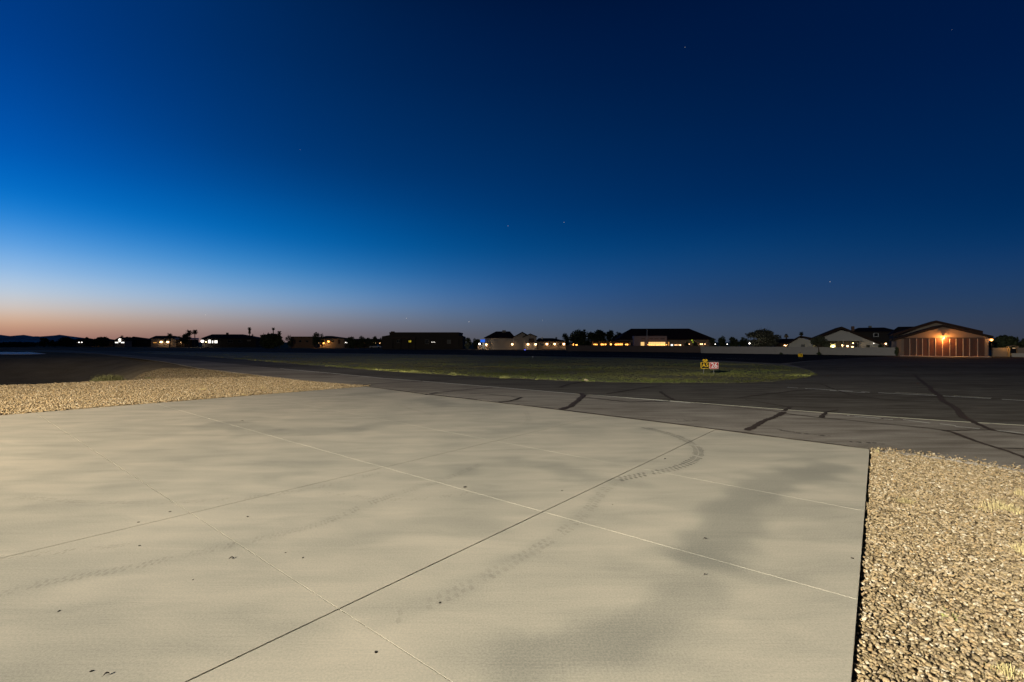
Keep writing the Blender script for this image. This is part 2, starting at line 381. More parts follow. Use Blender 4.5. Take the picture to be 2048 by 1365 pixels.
# bed under the joints
o = sheet('bed', [tuple(cross(*Al[0], *Bl[0])), tuple(cross(*Al[-1], *Bl[0])), tuple(cross(*Al[-1], *Bl[-1])), tuple(cross(*Al[0], *Bl[-1]))], -.035, mat('joint sealant', (.03,.027,.02)), 0); o.parent = slab; del o['kind']

# ---------------------------------------------------------------- ribbons on the ground: paint, cracks, tyre marks
def ribbon(name, pts, wpx, z, m, parent=None, jit=0, seg=.25, world_w=None, gaps=0):
    P = [np.array(G(*p, z)) for p in pts]
    if isinstance(wpx, (int, float)): wpx = [wpx]*len(pts)
    W = [w_ if world_w else w_*(H)/(p[1]-YH)*1.0 for w_, p in zip(wpx, pts)]
    Q, S = [], []
    for a, b, wa, wb in zip(P, P[1:], W, W[1:]):
        n = max(1, int(np.linalg.norm(b-a)/seg))
        for k in range(n): t = k/n; Q.append(a*(1-t)+b*t); S.append(wa*(1-t)+wb*t)
    Q.append(P[-1]); S.append(W[-1]); Q = np.array(Q)
    if jit:
        for f_ in (1.0, 2.7):
            ph = RNG.random(2)*6; k = np.arange(len(Q))*seg*f_
            Q[1:-1] += (np.stack([np.sin(k*1.3+ph[0]), np.sin(k*1.1+ph[1])], 1)*jit/f_)[1:-1]
        Q[1:-1] += RNG.normal(0, jit*.25, Q[1:-1].shape)
    T = np.gradient(Q, axis=0); T /= np.linalg.norm(T, axis=1)[:, None]+1e-9; Nn = np.stack([-T[:, 1], T[:, 0]], 1)
    hw = np.array(S)[:, None]/2
    if jit: hw = hw*(.75+.5*RNG.random(hw.shape))
    A = Q+Nn*hw; B = Q-Nn*hw
    v = [(x, y, z) for x, y in A]+[(x, y, z) for x, y in B]; n = len(Q)
    f = [(i, n+i, n+i+1, i+1) for i in range(n-1) if not gaps or random.random() > gaps]
    return link(name, v, f, m, parent)
def worn(name, c, cover=.5, scale=14, rough=.9, a=1.0, sw=.08):
    m, N, L = nodes(name); b = N['Principled BSDF']; b.inputs['Base Color'].default_value = (*c, 1); b.inputs['Roughness'].default_value = rough
    tc = N.new('ShaderNodeTexCoord'); n = N.new('ShaderNodeTexNoise'); n.inputs['Scale'].default_value = scale; n.inputs['Detail'].default_value = 8
    L.new(tc.outputs['Object'], n.inputs['Vector'])
    r = N.new('ShaderNodeMapRange'); r.inputs[1].default_value = cover-sw; r.inputs[2].default_value = cover+sw; r.inputs[4].default_value = a
    L.new(n.outputs[0], r.inputs[0]); L.new(r.outputs[0], b.inputs['Alpha'])
    b.inputs['Specular IOR Level'].default_value = .2
    return m
PAINT = worn('worn pale paint', (.85, .80, .58), .10); PAINT2 = worn('faded white paint', (.78, .77, .68), .27)
CR = worn('crack sealant', (.052, .036, .025), .22, 20, .75); CR2 = worn('thin crack', (.045, .032, .023), .30, 10, .9)
zP, zC = ZA+.0095, ZA+.012
ribbon('painted_line', [(560,737.5),(660,746.5),(768,757),(830,761.5),(960,772),(1080,782),(1150,788),(1380,806)], [3]*6+[4,5.2], zP, PAINT2, taxi, seg=.4)
ribbon('painted_line', [(1150,788),(1353,803),(1560,819),(1640,825),(1900,842.5),(2048,851),(2300,868)], [5.5,5.8,6.2,6.8,7.2,7.6,9], zP, PAINT, taxi, seg=.3)
ribbon('painted_line', [(1610,777.6),(1640,779),(1740,785),(1900,793),(2048,801.5),(2300,816)], [3.6,3.8,4,4.4,5,5.4], zP, PAINT2, taxi, seg=.3, gaps=.06)
for a, b in (((1574,775),(1596,776.5)), ((1790,785),(1868,789.5)), ((1908,792.0),(1984,796.3)), ((1694,831.5),(1786,839.5)), ((1806,839.6),(1860,846.5)),
             ((1880,848),(1912,851.6)), ((1990,861),(2060,868)), ((1910,853.5),(1960,857.5)), ((1660,781),(1730,786))):
    ribbon('painted_dash', [a, b], 3.4, zP+.001, PAINT if a[0] > 1700 and a[1] < 800 else PAINT2, taxi, seg=.25)
cracks = [([(1495,861),(1512,852),(1539,838),(1560,828),(1567,824)], [12,10,9,10,9], 1), ([(1567,826),(1540,821.5),(1500,817),(1400,808)], [5,4,3,2], 1),
 ([(1567,822),(1580,815),(1553,810),(1519,804),(1491,799)], [6,5,4,3,2], 0), ([(1567,827),(1645,836),(1690,840),(1792,850),(1891,861)], [5,3,3,3,5], 0),
 ([(1886,861),(1908,865),(1929,875),(1963,887),(1997,898),(2048,915),(2200,965)], [8,9,8,7,7,8,9], 1), ([(1891,861),(1980,859.5)], [5,3], 0), ([(1997,896),(2060,898.5)], [4,4], 0),
 ([(1826,748),(1840,760),(1857,773),(1878,793),(1902,812),(1929,833),(1950,846),(1980,860),(2048,870),(2200,892)], [3,4,6,8,9,10,9,7,6,6], 1),
 ([(1640,836),(1645,831),(1656,823),(1676,820)], [5,5,4,3], 0), ([(1478,795),(1539,788),(1594,781),(1632,779)], [2,3,3,2], 0),
 ([(850,790),(878,785),(939,779),(985,775)], [6,5,4,2], 1), ([(990,805),(1018,802),(1045,795)], [5,4,3], 0), ([(939,787),(990,790),(1045,795)], [2,2,2], 0),
 ([(1120,819),(1141,812),(1158,800),(1165,790),(1158,786)], [10,9,8,9,7], 1), ([(1168,795),(1260,804),(1339,802)], [4,3,3], 0), ([(1213,787),(1260,780),(1322,771)], [3,3,2], 0),
 ([(1322,783),(1332,793),(1349,802)], [4,4,5], 0), ([(705,771),(770,766.5),(837,763),(900,759)], [3,3,3,2], 0), ([(1120,775),(1140,768),(1170,762)], [4,4,3], 0),
 ([(1640,768),(1700,790),(1780,800),(1900,806)], [2,2,2,2], 0), ([(1700,832),(1760,838),(1800,836)], [2,2,2], 0)]
for i, (p, w_, big) in enumerate(cracks):
    ribbon('crack', p, [v*(1.15 if big else 1.6) for v in w_], zC + .0006*i, CR if big else CR2, taxi, jit=.04, seg=.12)
ribbon('crack', [(735,773.6),(850,788),(990,804),(1120,819.6),(1250,835),(1430,858.5),(1495,866.5),(1640,885),(1740,897.8)], [4,8,6,7,6,7,8,6,6], zC+.016, CR, taxi, jit=.02, seg=.15)
for p in ([(1548,858),(1600,866),(1660,872)], [(1700,884),(1770,888)], [(1352,840),(1400,840)]): ribbon('patch', p, 9, zC+.019, worn('scuff', (.05,.035,.03), .56, 9), taxi, jit=.05, seg=.15)
# faint runway edge stripes beyond the median
for p in ([(760,708),(1024,710.6)], [(1090,710.2),(1280,712.2),(1510,719)], [(1060,708),(1180,709)]): ribbon('painted_line', p, 1.4, zP, PAINT2, taxi, seg=2)

TYRE = worn('tyre rubber', (.10, .105, .09), .42, 2.2, .9, .55, .3); TYRE_F = worn('faint tyre rubber', (.15, .15, .12), .50, 1.6, .9, .20, .25)
def tread(pts, width, m, z, pitch=.06, skip=.05):
    P = [np.array(G(*p)) for p in pts]; 
    # Catmull-Rom
    C = [];  E = [2*P[0]-P[1]]+P+[2*P[-1]-P[-2]]
    for i in range(1, len(E)-2):
        n = max(2, int(np.linalg.norm(E[i+1]-E[i])/pitch))
        for k in range(n):
            t = k/n; C.append(.5*((2*E[i])+(-E[i-1]+E[i+1])*t+(2*E[i-1]-5*E[i]+4*E[i+1]-E[i+2])*t*t+(-E[i-1]+3*E[i]-3*E[i+1]+E[i+2])*t**3))
    C = np.array(C); T = np.gradient(C, axis=0); T /= np.linalg.norm(T, axis=1)[:, None]; Nn = np.stack([-T[:, 1], T[:, 0]], 1)
    mb = MB()
    for i in range(len(C)):
        if random.random() < skip: continue
        for s_, o_ in ((-1, 0), (1, pitch*.5)):
            c = C[i]+T[i]*o_; a = c+Nn[i]*s_*.012; b = c+Nn[i]*s_*width/2*(.7+.35*random.random())+T[i]*pitch*.5*s_*.6
            k = T[i]*pitch*(.2+.12*random.random())
            mb.add([(*(a-k), z), (*(b-k), z), (*(b+k), z), (*(a+k), z)], [(0,1,2,3)] if s_ < 0 else [(0,3,2,1)])
    return mb.build('tyre_mark', m, slab)
tread([(1290,856),(1350,872),(1386,890),(1397,906),(1385,922),(1345,938),(1290,949),(1235,960)], .24, TYRE, .004, pitch=.11)
tread([(1235,960),(1205,985),(1165,1030),(1110,1075),(1010,1132),(900,1190),(760,1250)], .2, TYRE_F, .004, skip=.2, pitch=.09)
tread([(-60,1205),(100,1165),(250,1138),(400,1105),(520,1078),(640,1048),(760,1000),(880,962),(960,930)], .17, TYRE_F, .004, skip=.25)
tread([(40,995),(180,1005),(380,1004),(560,988),(680,966),(760,945)], .14, TYRE_F, .004, skip=.4)
tread([(-40,1120),(120,1105),(260,1090)], .14, TYRE_F, .004, skip=.4)
tread([(800,812),(835,822),(870,830)], .2, TYRE_F, .004, skip=.2)
tread([(1050,822),(1058,838),(1050,850)], .2, TYRE_F, .004, skip=.2)
tread([(640,985),(800,1000),(960,985)], .12, TYRE_F, .0043, skip=.6)

# ---------------------------------------------------------------- gravel
def stone_mat(name='river gravel', k_=1.0):
    m, N, L = nodes(name); b = N['Principled BSDF']
    oi = N.new('ShaderNodeObjectInfo'); r = N.new('ShaderNodeValToRGB'); cr = r.color_ramp; cr.interpolation = 'LINEAR'
    cols = [(0,(.13,.095,.06)),(.15,(.27,.21,.13)),(.35,(.42,.33,.20)),(.55,(.52,.42,.28)),(.7,(.36,.30,.22)),(.82,(.50,.36,.20)),(.93,(.62,.54,.42)),(1,(.72,.66,.56))]
    cols = [(p, (c[0]*k_*1.03, c[1]*k_*.97, c[2]*k_*.84)) for p, c in cols]
    cr.elements[0].color = (*cols[0][1], 1); cr.elements[1].color = (*cols[-1][1], 1)
    for p, c in cols[1:-1]: cr.elements.new(p).color = (*c, 1)
    L.new(oi.outputs['Random'], r.inputs[0])
    tc = N.new('ShaderNodeTexCoord'); n = N.new('ShaderNodeTexNoise'); n.inputs['Scale'].default_value = 1.6; n.inputs['Detail'].default_value = 5
    L.new(tc.outputs['Object'], n.inputs['Vector'])
    mx = N.new('ShaderNodeMix'); mx.data_type = 'RGBA'; mx.blend_type = 'OVERLAY'; mx.inputs[0].default_value = .35
    L.new(r.outputs[0], mx.inputs[6]); L.new(n.outputs[0], mx.inputs[7]); L.new(mx.outputs[2], b.inputs['Base Color'])
    b.inputs['Roughness'].default_value = .7; b.inputs['Specular IOR Level'].default_value = .3
    return m
STONE = stone_mat(k_=.74); SOIL = mat('gravel bed soil', (.05,.036,.02), scale=8, bump=.5)
def gravel(name, poly, z, density, smin, smax, amp, cell, drop_fn=None, seed=1, smat=None, base=True, ridge=0):
    pa = np.array(poly); x0, y0 = pa.min(0); x1, y1 = pa.max(0)
    gx = np.arange(x0, x1+cell, cell); gy = np.arange(y0, y1+cell, cell); X, Y = np.meshgrid(gx, gy)
    zz = z+amp*(np.sin(X*2.1+1.7*np.sin(Y*1.3))*np.sin(Y*2.9+X*.8)+.6*np.sin(X*5.3+Y*4.1+2*np.sin(Y*2))*np.sin(Y*6.1-X*3.2))
    if ridge:
        ph = (X*.98-Y*.18)*2*math.pi/.42+1.6*np.sin(Y*1.1+X*.4)+.8*np.sin(Y*2.7)
        zz = zz+ridge*np.sin(ph)*(.25+.75*np.clip(np.sin(X*1.3+Y*.9)*np.sin(Y*1.7-X*.6)+.6, 0, 1))
    if drop_fn is not None: zz = zz+drop_fn(X, Y)
    n = len(gx); I = (np.arange(len(gy)-1)[:, None]*n+np.arange(n-1)[None]).ravel()
    Q = np.stack([I, I+1, I+n+1, I+n], 1); V = np.stack([X.ravel(), Y.ravel(), zz.ravel()], 1)
    cen = V[Q].mean(1)[:, :2]; Q = Q[inpoly(cen, poly)]
    used = np.unique(Q); remap = np.zeros(len(V), int); remap[used] = np.arange(len(used))
    o = numesh(name, V[used], remap[Q], 4, SOIL)
    ng = bpy.data.node_groups.new(name+'_scatter', 'GeometryNodeTree')
    ng.interface.new_socket('Geometry', in_out='INPUT', socket_type='NodeSocketGeometry'); ng.interface.new_socket('Geometry', in_out='OUTPUT', socket_type='NodeSocketGeometry')
    A = ng.nodes; K = ng.links; gi = A.new('NodeGroupInput'); go = A.new('NodeGroupOutput')
    dp = A.new('GeometryNodeDistributePointsOnFaces'); dp.distribute_method = 'RANDOM'; dp.inputs['Density'].default_value = density; dp.inputs['Seed'].default_value = seed
    K.new(gi.outputs[0], dp.inputs['Mesh'])
    jn = A.new('GeometryNodeGeometryToInstance')
    for k in range(5):
        ic = A.new('GeometryNodeMeshIcoSphere'); ic.inputs['Radius'].default_value = 1; ic.inputs['Subdivisions'].default_value = 3 if smax < .019 else 2
        nt = A.new('ShaderNodeTexNoise'); nt.noise_dimensions = '4D'; nt.inputs['W'].default_value = k*3.7; nt.inputs['Scale'].default_value = .75; nt.inputs['Detail'].default_value = 1.0
        sub = A.new('ShaderNodeVectorMath'); sub.operation = 'SUBTRACT'; sub.inputs[1].default_value = (.5, .5, .5); K.new(nt.outputs['Color'], sub.inputs[0])
        sca = A.new('ShaderNodeVectorMath'); sca.operation = 'SCALE'; sca.inputs['Scale'].default_value = 1.5; K.new(sub.outputs[0], sca.inputs[0])
        sp_ = A.new('GeometryNodeSetPosition'); K.new(ic.outputs[0], sp_.inputs[0]); K.new(sca.outputs[0], sp_.inputs['Offset'])
        ss = A.new('GeometryNodeSetShadeSmooth'); K.new(sp_.outputs[0], ss.inputs[0])
        tr = A.new('GeometryNodeTransform'); tr.inputs['Scale'].default_value = [(1.25,.85,.6),(1,.75,.55),(1.5,.8,.55),(1,.95,.6),(.8,.7,.65)][k]; K.new(ss.outputs[0], tr.inputs[0])
        K.new(tr.outputs[0], jn.inputs[0])
    ip = A.new('GeometryNodeInstanceOnPoints'); K.new(dp.outputs[0], ip.inputs['Points']); K.new(jn.outputs[0], ip.inputs['Instance']); ip.inputs['Pick Instance'].default_value = True
    rr = A.new('FunctionNodeRandomValue'); rr.data_type = 'FLOAT_VECTOR'; rr.inputs[0].default_value = (-.55,-.55,0); rr.inputs[1].default_value = (.55,.55,6.283); K.new(rr.outputs[0], ip.inputs['Rotation'])
    rs = A.new('FunctionNodeRandomValue'); rs.data_type = 'FLOAT'; rs.inputs[2].default_value = smin; rs.inputs[3].default_value = smax; rs.inputs['Seed'].default_value = 3; K.new(rs.outputs[1], ip.inputs['Scale'])
    ro = A.new('FunctionNodeRandomValue'); ro.data_type = 'FLOAT_VECTOR'; ro.inputs[0].default_value = (0,0,0); ro.inputs[1].default_value = (0,0,smax*2.2); ro.inputs['Seed'].default_value = 9
    s0 = A.new('GeometryNodeSetPosition'); K.new(dp.outputs[0], s0.inputs[0]); K.new(ro.outputs[0], s0.inputs['Offset']); K.new(s0.outputs[0], ip.inputs['Points'])
    sm_ = A.new('GeometryNodeSetMaterial'); sm_.inputs['Material'].default_value = smat or STONE; K.new(ip.outputs[0], sm_.inputs[0])
    jg = A.new('GeometryNodeJoinGeometry')
    if base: K.new(gi.outputs[0], jg.inputs[0])
    K.new(sm_.outputs[0], jg.inputs[0]); K.new(jg.outputs[0], go.inputs[0])
    md = o.modifiers.new('scatter', 'NODES'); md.node_group = ng
    tag(o, kind='stuff'); return o
e0, e1 = np.array(G(1740,897)), np.array(G(1705,1365)); ed = (e1-e0)/np.linalg.norm(e1-e0); en = np.array([ed[1], -ed[0]]);
if en[0] < 0: en = -en
def off(p, d=.018): return tuple(np.array(p)+en*d)
rg = gravel('gravel', [off(e0), off(e1), off(e1+ed*4.5), (6, -2.2), (9, 2), (12.3, 6.2), G(2300,984), G(2048,938.5), G(1900,915.5), G(1800,902), (e0[0]+.1, e0[1]-.02)], -.085, 2300, .009, .021, .008, .05, ridge=.032)
tag(rg, 'tan and white pebble gravel filling the ground right of the slab', 'gravel')
def band(pts, w0, w1):
    q = [np.array(G(*p)) for p in pts]; a, b = [], []
    for i, p in enumerate(q):
        t = q[min(i+1, len(q)-1)]-q[max(i-1, 0)]; t /= np.linalg.norm(t); nn = np.array([-t[1], t[0]]); a.append(tuple(p+nn*w0)); b.append(tuple(p+nn*w1))
    return a+b[::-1]
for nm, bp_, w0_, w1_, z_, dn, sd in (('stray_gravel', [(1742,898),(1800,903),(1900,917),(2048,940)], -.12, .10, -.010, 420, 21), ('stray_gravel', [(1742,898),(1900,917),(2048,940)], .05, .45, -.010, 45, 22),
        ('stray_gravel', [(0,831),(250,811),(500,791.5),(735,773)], -.08, .08, .001, 300, 23), ('stray_gravel', [(530,754),(620,764),(735,773)], -.2, .25, -.01, 150, 24)):
    sg = gravel(nm, band(bp_, w0_, w1_), z_, dn, .009, .02, 0.0, .04, seed=sd, base=False); tag(sg, 'loose pebbles spilled over the pavement edge', 'gravel')
def ldrop(X, Y):
    d = (X-gA[0])*gn[0]+(Y-gA[1])*gn[1]; return -.0*d
lg = gravel('gravel', [G(738,772.6), G(640,766.2), G(560,758), G(528,754.5), G(350,758), G(150,766), G(0,772.5), G(-300,789), G(-420,866), G(0,830.3)], -.035, 620, .019, .034, .02, .25, seed=4)
tag(lg, 'golden pebble gravel strip between the slab and the dark dirt on the left', 'gravel')

dg = gravel('dirt', [G(225,760), G(350,757.6), G(520,754.4), G(503,748.5), G(440,741.2), G(385,736.5), G(330,735.5), G(285,741), G(245,748), G(228,754)], -.085, 170, .012, .032, .03, .5, seed=8, smat=stone_mat('dirt clods', .5), drop_fn=lambda X, Y: ground_z(X, Y)+.1)
tag(dg, 'brown pebbly dirt behind the golden gravel strip', 'dirt')
# ---------------------------------------------------------------- grass
GRASS = attrmat('grass blades')
def blades(name, P, hgt, spread, nb, tint, parent=None, z0=0.0, width=.006, lean=.5):
    """P (n,2) tuft bases; one curved blade = 2 triangles-ish quads tapering; all numpy"""
    n = len(P)*nb; base = np.repeat(P, nb, 0); hh = np.repeat(hgt, nb)*(.45+.75*RNG.random(n)); sp_ = np.repeat(spread, nb)
    a = RNG.random(n)*2*np.pi; r = sp_*np.sqrt(RNG.random(n)); bx = base[:, 0]+np.cos(a)*r; by = base[:, 1]+np.sin(a)*r
    le = lean*hh*(.2+RNG.random(n)); la = a+RNG.normal(0, .8, n); dx, dy = np.cos(la)*le, np.sin(la)*le
    wa = RNG.random(n)*np.pi; wx, wy = np.cos(wa)*width, np.sin(wa)*width
    wd = np.repeat(width if np.ndim(width) else np.full(len(P), width), nb) if False else None
    v = np.stack([np.stack([bx-wx, by-wy, np.full(n, z0)], 1), np.stack([bx+wx, by+wy, np.full(n, z0)], 1),
                  np.stack([bx+wx*.8+dx*.35, by+wy*.8+dy*.35, z0+hh*.6], 1), np.stack([bx-wx*.8+dx*.35, by-wy*.8+dy*.35, z0+hh*.6], 1),
                  np.stack([bx+dx, by+dy, z0+hh*(1-.25*lean)], 1)], 1).reshape(-1, 3)
    k = np.arange(n)*5; tri = np.concatenate([np.stack([k, k+1, k+2], 1), np.stack([k, k+2, k+3], 1), np.stack([k+3, k+2, k+4], 1)])
    t = np.repeat(tint, nb, 0)*(.75+.5*RNG.random((n, 1))); t = np.clip(np.repeat(t, 5, 0), 0, 1)
    return numesh(name, v, tri, 3, GRASS, parent, t)
med = [(250,705),(400,712.5),(500,720.5),(560,726),(640,732),(768,742.5),(880,749.5),(1000,756),(1100,760.5),(1160,763),(1300,766),(1450,766),(1540,763.5),(1590,759),(1622,753),(1632,747),(1618,741),(1560,730),(1400,721.5),(1280,717),(1024,713),(768,709),(500,706)]
mp_ = [G(*p) for p in med]
_q = []
for _a, _b in zip(mp_, mp_[1:]+mp_[:1]):
    _a = np.array(_a); _b = np.array(_b); _n = max(1, int(np.linalg.norm(_b-_a)/.5)); _q += [tuple(_a*(1-i/_n)+_b*i/_n+RNG.normal(0, .10, 2)) for i in range(_n)]
mp2 = _q
ms = sheet('median', mp2, .004, mat('median soil', (.15,.135,.07), scale=2.5, bump=.6, var=.45, detail=10), .03)
pa = np.array(mp_); lo, hi = pa.min(0), pa.max(0)
def vnoise(P, s, k=0):
    x, y = P[:, 0]/s+k*7.1, P[:, 1]/s+k*3.3
    return .5+.25*(np.sin(x+1.7*np.sin(y*1.3+k))+np.sin(y*1.7+1.3*np.sin(x*.9)))
P = RNG.random((400000, 2))*(hi-lo)+lo; P = P[inpoly(P, mp2)]
D = np.hypot(P[:, 0], P[:, 1]); keep = RNG.random(len(P)) < np.clip((40/D)**2.4, .1, 1)*np.clip(vnoise(P, 2.3)*.9+.25, .12, 1); P = P[keep][:70000]
def polydist(P, q):
    d = np.full(len(P), 1e9)
    for a, b in zip(q, q[1:]):
        a = np.array(a); b = np.array(b); ab = b-a; t = np.clip(((P-a)@ab)/(ab@ab), 0, 1); d = np.minimum(d, np.linalg.norm(P-a-t[:, None]*ab, axis=1))
    return d
de = polydist(P, mp_[1:15]); D = np.hypot(P[:, 0], P[:, 1])
green = np.clip(vnoise(P, 3.1, 1)*.9+.55*np.exp(-((P[:, 0]-4)/6.0)**2)*np.exp(-de/3)-.15, 0, 1)[:, None]
fr = np.clip(vnoise(P, .9, 11)*1.5-.35, 0, 1)*np.clip(vnoise(P, 3.7, 12)*1.6-.3, .08, 1); dry = (np.exp(-de/(.3+1.4*vnoise(P, 2.9, 13)))*fr)[:, None]; tint = (green*np.array([.11,.15,.03])+(1-green)*np.array([.15,.135,.045]))*(1-dry)+dry*np.array([.42,.43,.14])
hg = .03+.06*vnoise(P, 1.3, 2)**2+.16*np.exp(-(de/.9)**2)*vnoise(P, .9, 4)**2
tint = tint*((.38+.8*vnoise(P, 4.5, 7))*(1+.8*np.exp(-de/1.6)*fr))[:, None]
gr = blades('grass', P, hg, np.full(len(P), .09), 7, tint, z0=.002, width=.009, lean=.8)
tag(gr, kind='stuff'); gr['label'] = 'olive green grass with dry yellow tufts on the taxiway median'; gr['category'] = 'grass'
print('grass tufts', len(P))

def tuft(name, label, px, py, h, spread, nb, col, z0=-.06, group=None, lean=.6, cat='grass tuft', width=.003, n=14):
    n = int(n*1.8); nb = max(4, int(nb*.7)); spread *= .8 if h < .5 else 1
    x, y = G(px, py, z0); a = RNG.random(n)*6.28; r = spread*np.sqrt(RNG.random(n)); P = np.stack([np.cos(a)*r, np.sin(a)*r*.6], 1)
    o = blades(name, P, np.full(n, h)*(.6+.6*RNG.random(n))*(1-.75*(r/spread)**2), np.full(n, spread*.4), nb, np.tile(np.array(col), (n, 1)), z0=0, width=width, lean=lean)
    o.location = (x, y, z0); return tag(o, label, cat, group)
DRY, OLV = (.55,.45,.23), (.22,.22,.08)
tuft('grass_tuft', 'thin dry weed standing at the far right corner of the concrete slab', 1756, 908, .22, .04, 6, DRY, lean=.35, n=9)
tuft('grass_tuft', 'wide dry straw clump in the pebbles near the right edge of the photo', 2000, 1020, .18, .32, 14, DRY, n=26)
tuft('grass_tuft', 'low flattened straw patch in the gravel below the corner weed', 1812, 1005, .09, .15, 10, (.48,.39,.2), n=26, lean=1.2)
tuft('grass_tuft', 'dry straw tuft cut by the right edge beside the wide straw clump', 2046, 992, .16, .15, 12, DRY, n=14)
tuft('grass_tuft', 'tall straw tuft at the right edge halfway down the pebbles', 2046, 1105, .14, .14, 12, DRY, n=14)
tuft('grass_tuft', 'small green and straw patch low in the middle of the pebbles', 1895, 1235, .06, .13, 9, (.34,.35,.12), n=10, lean=1.2)
tuft('grass_tuft', 'straw tuft in the bottom right corner of the pebbles', 2010, 1345, .09, .13, 10, (.5,.42,.2), n=12)
tuft('grass_tuft', 'straw tuft on the left gravel close behind the slab edge', 487, 792, .14, .14, 14, DRY, z0=-.02, n=20)
tuft('grass_tuft', 'pale straw clump in the middle of the left gravel strip', 407, 782, .20, .22, 16, DRY, z0=-.02, n=30)
tuft('grass_tuft', 'faint straw clump on the left gravel near the taxiway', 525, 778, .16, .18, 14, DRY, z0=-.02, n=24)
tuft('shrub', 'bushy grey green weed growing behind the left gravel strip', 216, 763.5, .62, .8, 26, (.13,.125,.055), z0=-.1, cat='shrub', width=.008, n=60, lean=.7)
tuft('shrub', 'very low dark weed on the dirt between the bushy weed and the taxiway', 300, 757, .14, .5, 14, (.12,.12,.05), z0=-.1, cat='shrub', n=20)
for (a, b, c) in ((1010,757,'tall pale tuft leaning at the grass edge left of the greenest grass'), (905,750,'pale tuft at the grass edge below the dark flat building'), (828,745.5,'short pale tuft farthest left at the median edge')):
    tuft('grass_tuft', c, a, b, .26, .4, 16, (.42,.42,.16), z0=.0, n=22, width=.006)

def rock(name, label, px, py, sx, sy, sz, z0, m, seed, cat='rock', group=None):
    x, y = G(px, py, z0); r = random.Random(seed); mb = MB(); mb.ball((0, 0, sz*.35), sx, sy, sz, 9, 6)
    mb.v = [(a*(1+r.uniform(-.22,.22)), b*(1+r.uniform(-.22,.22)), c*(1+r.uniform(-.2,.2))) for a, b, c in mb.v]
    o = mb.build(name, m); o.location = (x, y, z0); o.rotation_euler = (0, 0, r.random()*6); return tag(o, label, cat, group)
rock('rock', 'pale tan rock lying at the edge of the greenest median grass', 1172, 762, .14, .1, .09, 0, mat('tan rock', (.5,.4,.25), scale=6, bump=.4), 3)
DK = mat('dark debris', (.03,.024,.018), scale=40)
for i, (a, b, s_) in enumerate(((930,975,.022),(752,1305,.011),(1705,1117,.012),(1124,982,.010),(183,1343,.010),(118,1223,.010),(606,1116,.010),(340,1024,.012),(277,1045,.012),(495,1034,.012),(1330,918,.018),(279,1092,.010),(571,1106,.008),(386,1160,.007),(880,1206,.010),(1225,1010,.008))):
    rock('pebble', 'tiny dark crumb on the pale concrete slab', a, b, s_*1.4, s_, s_*.5, .0, DK, i, 'pebble', 'tiny dark crumbs scattered on the concrete')
def leaf(label, px, py, l, rz):
    x, y = G(px, py, .004); mb = MB(); n = 7; v = []
    for i in range(n):
        t = i/(n-1); wv = l*.28*math.sin(math.pi*min(1, t*.92+.06)); zz = .012*math.sin(t*3)+.004
        v += [(t*l-l/2, -wv, zz+.006), (t*l-l/2, 0, zz), (t*l-l/2, wv, zz+.008)]
    mb.add(v, [(i*3+j, i*3+3+j, i*3+4+j, i*3+1+j) for i in range(n-1) for j in (0, 1)])
    mb.tube((-l/2, 0, .005), (-l*.78, .004, .007), .0015, .001, 5)
    o = mb.build('dead_leaf', DK); o.location = (x, y, .001); o.rotation_euler = (0, 0, rz); tag(o, label, 'leaf')
leaf('dark dead leaf on the slab left of the joint crossing in the foreground', 463, 1118, .045, .5)
leaf('dark narrow leaf scrap at the bottom left of the slab', 213, 1351, .035, .7)
leaf('dark dead leaf on the slab above the long white joint at right', 1410, 1079, .034, 0)
leaf('smaller dark leaf just below the long white joint at right', 1410, 1151, .022, .4)
leaf('dark twig scrap on the grey stain at the far left of the slab', 484, 843, .10, .1)

# ---------------------------------------------------------------- signs
def text_mesh(txt, size, m, parent, x, y, z, bold=.004):
    c = bpy.data.curves.new('t', 'FONT'); c.body = txt; c.size = size; c.extrude = .004; c.offset = bold; c.align_x = 'CENTER'; c.align_y = 'CENTER'
    t = bpy.data.objects.new('t', c); COL.objects.link(t); bpy.context.view_layer.update()
    me = bpy.data.meshes.new_from_object(t.evaluated_get(bpy.context.evaluated_depsgraph_get())); bpy.data.objects.remove(t)
    me.materials.clear(); me.materials.append(m)
    o = bpy.data.objects.new('lettering', me); COL.objects.link(o); o.parent = parent; o.location = (x, y, z); o.rotation_euler = (math.pi/2, 0, 0); return o
YEL = mat('sign yellow', (.85,.52,.02), rough=.5, var=.08); BLK = mat('sign black', (.015,.015,.015), rough=.5); RED = mat('sign red', (.52,.055,.05), rough=.5, var=.1)
WHT = mat('sign white', (.85,.85,.85), rough=.5, var=.05); GALV = mat('galvanised steel', (.12,.12,.11), rough=.5, metal=.6)
Ds = 36.0; k = Ds/F
def rounded(mb, x0, x1, z0, z1, y0, y1, r):
    pts = []
    for cx, cz, a0 in ((x1-r, z0+r, -90), (x1-r, z1-r, 0), (x0+r, z1-r, 90), (x0+r, z0+r, 180)):
        for i in range(5): a = math.radians(a0+i*22.5); pts.append((cx+r*math.cos(a), cz+r*math.sin(a)))
    return mb.prism(pts, y0, y1)
t = empty('runway_sign', ((1419-CX)*k, Ds, 0), 0, 'low taxiway sign reading A5 in yellow and 26 on red, small yellow tab above', 'sign')
def sx(px): return (px-1419)*k
def sz(py): return H-(py-YH)*k
rounded(MB(), sx(1401.6), sx(1418.4), sz(737.6), sz(724.8), -.03, .03, .05).build('yellow_border_panel', YEL, t)
rounded(MB(), sx(1402.5), sx(1417.6), sz(736.8), sz(725.6), -.036, -.0305, .03).build('black_face', BLK, t)
text_mesh('A5', .41, YEL, t, sx(1410.1), -.04, sz(731.2))
rounded(MB(), sx(1418.8), sx(1436.8), sz(738.6), sz(724.8), -.03, .03, .06).build('pale_border_panel', mat('sign pink border', (.8,.5,.48), rough=.5), t)
